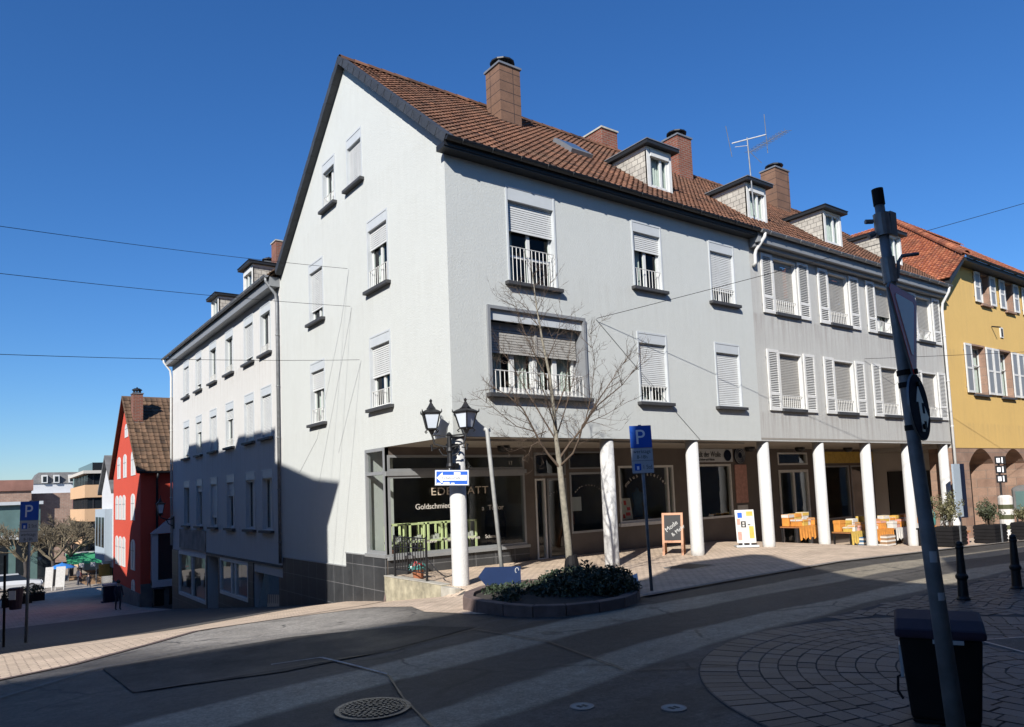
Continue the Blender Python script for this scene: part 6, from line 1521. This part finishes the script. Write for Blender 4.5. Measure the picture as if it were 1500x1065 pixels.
for (y, z, yy, zz, w) in ((4.95, 7.70, .86, 5.35, 'top'), (4.83, 6.66, -.75, 4.75, 'middle'), (4.32, 5.16, -2.0, 3.45, 'lowest')):
    # direction taken from the photograph: towards a hook on the house across the lane
    e = {'top': (-12.0, -.15, 5.8), 'middle': (-12., -.79, 4.95), 'lowest': (-12., -.79, 3.7)}[w]
    t = wire('overhead_wire', w+' of the three dark wires spanning the lane from the gable wall', [(-.04, y, z), e], .0052, .12)
    b = MB(); b.lathe([(.03, -.0), (.03, .02)], n=8); 
wire('wall_cable', 'thin grey cable running down the gable wall from the top wire', [(-.012, 4.93, 7.68), (-.012, 5.5, 6.4), (-.012, 7.36, 3.4), (-.012, 8.8, 2.5)], .0045, 0, 'cable', 'casing')
wire('wall_cable', 'thin grey cable running down the gable wall from the middle wire', [(-.012, 4.8, 6.64), (-.012, 5.3, 5.7), (-.012, 6.6, 3.38), (-.012, 7.4, 1.9)], .0045, 0, 'cable', 'casing')
wire('wall_cable', 'thin grey cable running down the gable wall from the lowest wire', [(-.012, 4.3, 5.14), (-.012, 5.05, 4.1), (-.012, 5.85, 2.9)], .0045, 0, 'cable', 'casing')
wire('overhead_wire', 'dark wire crossing the street from the white front wall up past the give way sign', [(4.11, -.05, 5.74), (26., -13.9, 12.65)], .007, .25)
wire('overhead_wire', 'thin wire running low in front of the yellow house to the grey wall', [(16.47, -.03, 5.71), (30, -6, 6.4)], .008, .05)
wire('wall_cable', 'grey cable running diagonally across the white front wall to the arcade edge', [(4.11, -.015, 5.74), (5.42, -.015, 4.66), (7.69, -.015, 2.86)], .007, 0, 'cable', 'casing_dark')

# ------------------------------------------------------------------ market square far down the lane
def person(x, y, z, top, legs, label, face=-1.57, h=1.5, arm=.15):
    t = thing('person', label, 'person', (x, y, z)); s = h/1.75
    def skin(name, chain, mat):
        me = bpy.data.meshes.new(name); vs_ = []; ed = []; rd = []
        for ch_ in chain:
            base = len(vs_)
            for k, (p, r) in enumerate(ch_):
                if k == 0 and isinstance(p, int): last = p; continue
                vs_.append(V(p)*s); rd.append(r*s)
                if k > 0: ed.append((last, len(vs_)-1))
                last = len(vs_)-1
        me.from_pydata([tuple(Matrix.Rotation(face+1.57, 3, 'Z') @ v) for v in vs_], ed, []); o = bpy.data.objects.new(name, me); COL.objects.link(o)
        md = o.modifiers.new('s', 'SKIN'); md2 = o.modifiers.new('u', 'SUBSURF'); md2.levels = 1
        for k, r in enumerate(rd): me.skin_vertices[0].data[k].radius = (r, r)
        me.skin_vertices[0].data[0].use_root = True
        bpy.context.view_layer.update(); m2 = bpy.data.meshes.new_from_object(o.evaluated_get(bpy.context.evaluated_depsgraph_get())); bpy.data.objects.remove(o)
        m2.materials.clear()
        for q in (mat if isinstance(mat, list) else [mat]): m2.materials.append(q)
        m2.name = name; ob = bpy.data.objects.new(name, m2); COL.objects.link(ob); ob.parent = t
        for p in m2.polygons:
            p.use_smooth = True; zc = p.center.z/s
            if len(m2.materials) > 1: p.material_index = 2 if zc > 1.45 or (zc < .86 and abs(p.center.x) > .20*s and zc > .7) else (0 if zc > .88 else 1)
        return ob
    skin('body', [[((0, 0, .95), .13), ((0, 0, 1.2), .14), ((0, 0, 1.4), .12), ((0, 0, 1.5), .055), ((0, -.02, 1.62), .10), ((0, -.01, 1.72), .075)],
                  [(0, 0), ((.09, 0, .86), .09), ((.10, -.04, .48), .06), ((.10, .02, .08), .045), ((.10, -.12, .03), .04)], [(0, 0), ((-.09, 0, .86), .09), ((-.11, .06, .48), .06), ((-.11, .12, .08), .045), ((-.11, .0, .03), .04)],
                  [(2, 0), ((.19, 0, 1.38), .055), ((.25, .02, 1.1), .042), ((.25, -.1, .85), .034), ((.25, -.14, .76), .03)], [(2, 0), ((-.19, 0, 1.38), .055), ((-.25, .02, 1.1), .042), ((-.25, -arm, .85), .034), ((-.25, -arm-.04, .76), .03)]], [M[top], M[legs], M['skin']])
    b = MB(); b.m = Matrix.Translation((x, y, z)); b.lathe([(.105*s, 1.64*s), (.115*s, 1.72*s), (.08*s, 1.79*s), (.02*s, 1.82*s)], (0, 0, 0), 12); b.build('hair', M['hair'], t, smooth=True)
    return t
for (x, y, a, c, lb, f) in ((-.35, 62, 'cloth_light', 'cloth_dark', 'person in a pale top walking beyond the blue parasol', .5), (.35, 61, 'cloth_dark', 'cloth_dark', 'person in dark clothes with hair tied up, by the green awning', 2.), (.0, 64, 'cloth_red', 'cloth_dark', 'person in a rust top standing before the green awning', -1.), (-1.6, 30.6, 'cloth_dark', 'cloth_dark', 'person in dark clothes standing close to the red house wall', -1.2)):
    person(x-.2, y, gi(x, y)+.006, a, c, lb, f)
aw = thing('market_stall', 'market stall with a green and white awning at the end of the lane', 'stall', (1.3, 70, gi(1.3, 70)))
z = gi(1.3, 70); b = MB(); b.prism([(-.8, 68.5, z+2.05), (-.8, 70.5, z+2.9), (-.8, 70.5, z+3.0), (-.8, 68.5, z+2.15)], (5.5, 0, 0)); b.cur = 1
for k in range(6): b.box((-.8+.95*k, 68.46, z+1.75), (-.4+.95*k, 68.5, z+2.15))
b.box((-.8, 70.5, z+2.75), (4.7, 72, z+3.05)); b.build('awning', [M['awning'], M['white_cloth']], aw)
for x in (-.7, 1.6, 4.5):
    b = MB(); b.tube([(x, 68.6, z), (x, 68.6, z+2.1)], .04, 6); b.build('post', M['galv'], aw)
b = MB(); b.box((-.6, 69, z), (4.4, 70.2, z+.9)); b.build('counter', M['brown_box'], aw)
pr = thing('parasol', 'blue market parasol open over the lane', 'parasol', (-1.75, 62, gi(-1.75, 62)))
z = gi(-1.75, 62); b = MB(); b.lathe([(1.0, 1.62), (.95, 1.68), (.5, 1.9), (.04, 2.05), (.02, 2.15)], (-1.75, 62, z), 10); b.build('canopy', M['parasol'], pr); b = MB(); b.tube([(-1.75, 62, z), (-1.75, 62, z+2)], .03, 6); b.lathe([(.25, 0), (.25, .08)], (-1.75, 62, z), 10); b.build('pole', M['galv'], pr)
def car(x, y, rz, mat, label):
    z = gi(x, y)+.006; t = thing('parked_car', label, 'car', (x, y, z)); F = Matrix.Translation((x, y, z)) @ Matrix.Rotation(rz, 4, 'Z')
    b = MB(); b.m = F
    sec = [(-2.05, .45, .62, .70), (-1.95, .30, .80, .80), (-1.2, .25, .88, .85), (0, .25, .90, .85), (1.1, .25, .86, .85), (1.9, .3, .74, .80), (2.05, .42, .6, .70)]
    rg = []
    for xx, zl, zh, hw in sec: rg.append([b.P(p) for p in ((xx, -hw*.9, zl), (xx, -hw, (zl+zh)/2), (xx, -hw*.93, zh), (xx, hw*.93, zh), (xx, hw, (zl+zh)/2), (xx, hw*.9, zl))])
    for k in range(len(rg)-1):
        for j in range(6): b.face((rg[k][j], rg[k][(j+1) % 6], rg[k+1][(j+1) % 6], rg[k+1][j]))
    b.face(rg[0]); b.face(rg[-1])
    b.prism([(-1.0, -.62, 1.36), (.35, -.62, 1.36), (.35, .62, 1.36), (-1.0, .62, 1.36)], (0, 0, .05)); b.build('body', M[mat], t, smooth=False, bevel=.03)
    b = MB(); b.m = F; lo = [(-1.85, -.76, .86), (1.05, -.76, .86), (1.05, .76, .86), (-1.85, .76, .86)]; hi = [(-1.05, -.6, 1.36), (.38, -.6, 1.36), (.38, .6, 1.36), (-1.05, .6, 1.36)]; i0 = [b.P(p) for p in lo]; i1 = [b.P(p) for p in hi]; b.face(i1)
    for k in range(4): b.face((i0[k], i0[(k+1) % 4], i1[(k+1) % 4], i1[k]))
    b.build('windows', M['carglass'], t)
    for sx in (-1.25, 1.25):
        for sy in (-1, 1):
            b = MB(); b.m = F @ Matrix.Translation((sx, sy*.78, .31)) @ Matrix.Rotation(math.pi/2, 4, 'X'); b.lathe([(.31, -.1), (.31, .1)], n=16); w_ = b.build('wheel', M['rubber'], t); b = MB(); b.m = F @ Matrix.Translation((sx, sy*.78, .31)) @ Matrix.Rotation(math.pi/2, 4, 'X'); b.lathe([(.19, -.11), (.19, .11)], n=12); b.build('rim', M['galv'], w_)
    for sy in (-.55, .55):
        b = MB(); b.m = F; b.box((1.96, sy-.14, .58), (2.04, sy+.14, .7)); b.build('headlight', M['signwhite'], t)
        b = MB(); b.m = F; b.box((-2.05, sy-.13, .6), (-1.98, sy+.13, .72)); b.build('tail_light', M['signred'], t)
car(-6.9, 66, 0.05, 'carpaint', 'dark parked car before the teal pavilion at the left edge'); car(-5.2, 62.5, 0.0, 'carwhite', 'white parked car nearest the parking sign at the left edge')
for k, (x, y, w, lb) in enumerate(((-3.0, 58.6, .55, 'narrow white display board standing in the lane, left one'), (-2.25, 58, .65, 'slanted white display board standing in the lane, right one'))):
    z = gi(x, y); b = MB(); b.m = basis((x, y, z), (1, -.15, 0), (.06, .05, 1)); b.box((-w/2, .25, 0), (w/2, 1.9, .05)); b.box((-w/2, 0, -.1), (-w/2+.05, .3, .1)); b.box((w/2-.05, 0, -.1), (w/2, .3, .1)); tag(b.build('display_board', M['white_cloth'], loc=(x, y, z)), lb, 'board', 'white display boards in the lane')
b = MB(); x, y = -1.5, 38.5; z = gi(x, y); b.box((x-.1, y-.4, z), (x+1.2, y+.4, z+.05)); b.box((x, y-.3, z+.05), (x+1.1, y+.3, z+1.0)); b.cur = 1; b.box((x-.05, y-.35, z+1.0), (x+1.15, y+.35, z+1.12)); tag(b.build('market_counter', [M['navy'], M['pale_blue']], loc=(x, y, z)), 'dark counter with a pale blue top in the shade by the red house', 'counter')
for k, (x, y) in enumerate(((-6.0, 44), (-5.2, 46), (-4.4, 47.5))):
    z = gi(x, y); b = MB(); b.box((x-.45, y-.3, z), (x+.45, y+.3, z+.55)); b.cur = 1; leaves(b, (x, y, z+.55), (.5, .35, .6), 260, .09, 1, .1); tag(b.build('planter_bush', [M['black'], M['leafb']], loc=(x, y, z), fixn=False), ['dark planter bush by the litter bin at the left edge', 'dark planter bush in the middle of three beside the lane', 'dark planter bush nearest the white display boards'][k], 'plant', 'planter bushes beside the lane')
M['brushwood'] = basic('brushwood', (.20, .16, .10), .9, 0, .4, 3.)
def bare_tree(x, y, h, seed, label):
    r2 = random.Random(seed); z = gi(x, y); t = thing('bare_tree', label, 'tree', (x, y, z), 'bare trees on the market square')
    b = MB(); b.tube([(x, y, z), (x+.1, y, z+h*.2), (x, y, z+h*.36)], [.22, .18, .15], 8); b.build('trunk', M['bark_dark'], t); b = MB()
    def rec(p, d, L, r, lev):
        q = p+d*L; m_ = p.lerp(q, .5)+V((r2.gauss(0, .05), r2.gauss(0, .05), 0))*L; b.tube([p, m_, q], [r, r*.8, r*.6], 4, False)
        if lev == 0: return
        for k in range(r2.choice((3, 3, 4))):
            rec(p.lerp(q, r2.uniform(.5, 1)), (d+V((r2.gauss(0, .5), r2.gauss(0, .5), r2.gauss(.1, .3)))).normalized(), L*r2.uniform(.55, .8), max(.016, r*.55), lev-1)
    for k in range(5):
        a = k*1.26+r2.random(); rec(V((x, y, z+h*.34)), V((.75*math.cos(a), .75*math.sin(a), .75)).normalized(), h*.25, .11, 5)
    b.build('branches', M['brushwood'], t, fixn=False)
for k, (x, y, h, lb) in enumerate(((-2.3, 64, 6.6, 'dark bare tree right behind the left parking sign'), (-.4, 70, 6.9, 'brownish bare tree in the middle of the market square'), (.9, 76, 6.8, 'brownish bare tree behind the market stall'), (-4.2, 67, 6.4, 'bare tree before the teal pavilion at the left edge'), (-1.2, 84, 7.6, 'bare tree furthest back on the market square'))):
    bare_tree(x, y, h, 3+k, lb)

# ------------------------------------------------------------------ light, sky, camera
sd = V((SX, SY, SZ)).normalized()
L = bpy.data.lights.new('sun', 'SUN'); L.energy = 4.9; L.angle = R(.5); L.color = (1., .965, .91)
so = bpy.data.objects.new('sun', L); COL.objects.link(so); so.rotation_euler = sd.to_track_quat('-Z', 'Y').to_euler()
w = bpy.data.worlds.new('World'); sc.world = w; w.use_nodes = True; nt = w.node_tree; bg = nt.nodes['Background']
sky = nt.nodes.new('ShaderNodeTexSky'); sky.sky_type = 'NISHITA'; sky.sun_disc = False
el = math.asin(-sd.z); sky.sun_elevation = el; sky.sun_rotation = math.atan2(-sd.x, -sd.y)
sky.altitude = 300; sky.air_density = 1.2; sky.dust_density = .2; sky.ozone_density = 10.
hs = nt.nodes.new('ShaderNodeHueSaturation'); hs.inputs['Saturation'].default_value = 1.1; hs.inputs['Hue'].default_value = .505
nt.links.new(sky.outputs[0], hs.inputs['Color']); nt.links.new(hs.outputs[0], bg.inputs[0]); bg.inputs[1].default_value = .083
cam = bpy.data.cameras.new('camera'); co = bpy.data.objects.new('camera', cam); COL.objects.link(co)
r_ = V((0.80686506, -0.58947025, -0.03864725)); u_ = V((-0.01555403, -0.08659873, 0.99612185)); f_ = V((0.59053099, 0.80313479, 0.07904213))
co.matrix_world = Matrix(((r_.x, u_.x, -f_.x, -7.8479), (r_.y, u_.y, -f_.y, -12.7045), (r_.z, u_.z, -f_.z, 1.6820), (0, 0, 0, 1)))
cam.sensor_width = 36; cam.lens = 1070.08/1500*36; cam.shift_y = (634.785-532.5)/1500; cam.clip_end = 2000; cam.clip_start = .05
sc.camera = co
sc.view_settings.view_transform = 'Standard'; sc.view_settings.look = 'None'; sc.view_settings.gamma = 1; sc.view_settings.exposure = .7
sc.render.engine = 'CYCLES'; sc.cycles.max_bounces = 6; sc.cycles.transparent_max_bounces = 12
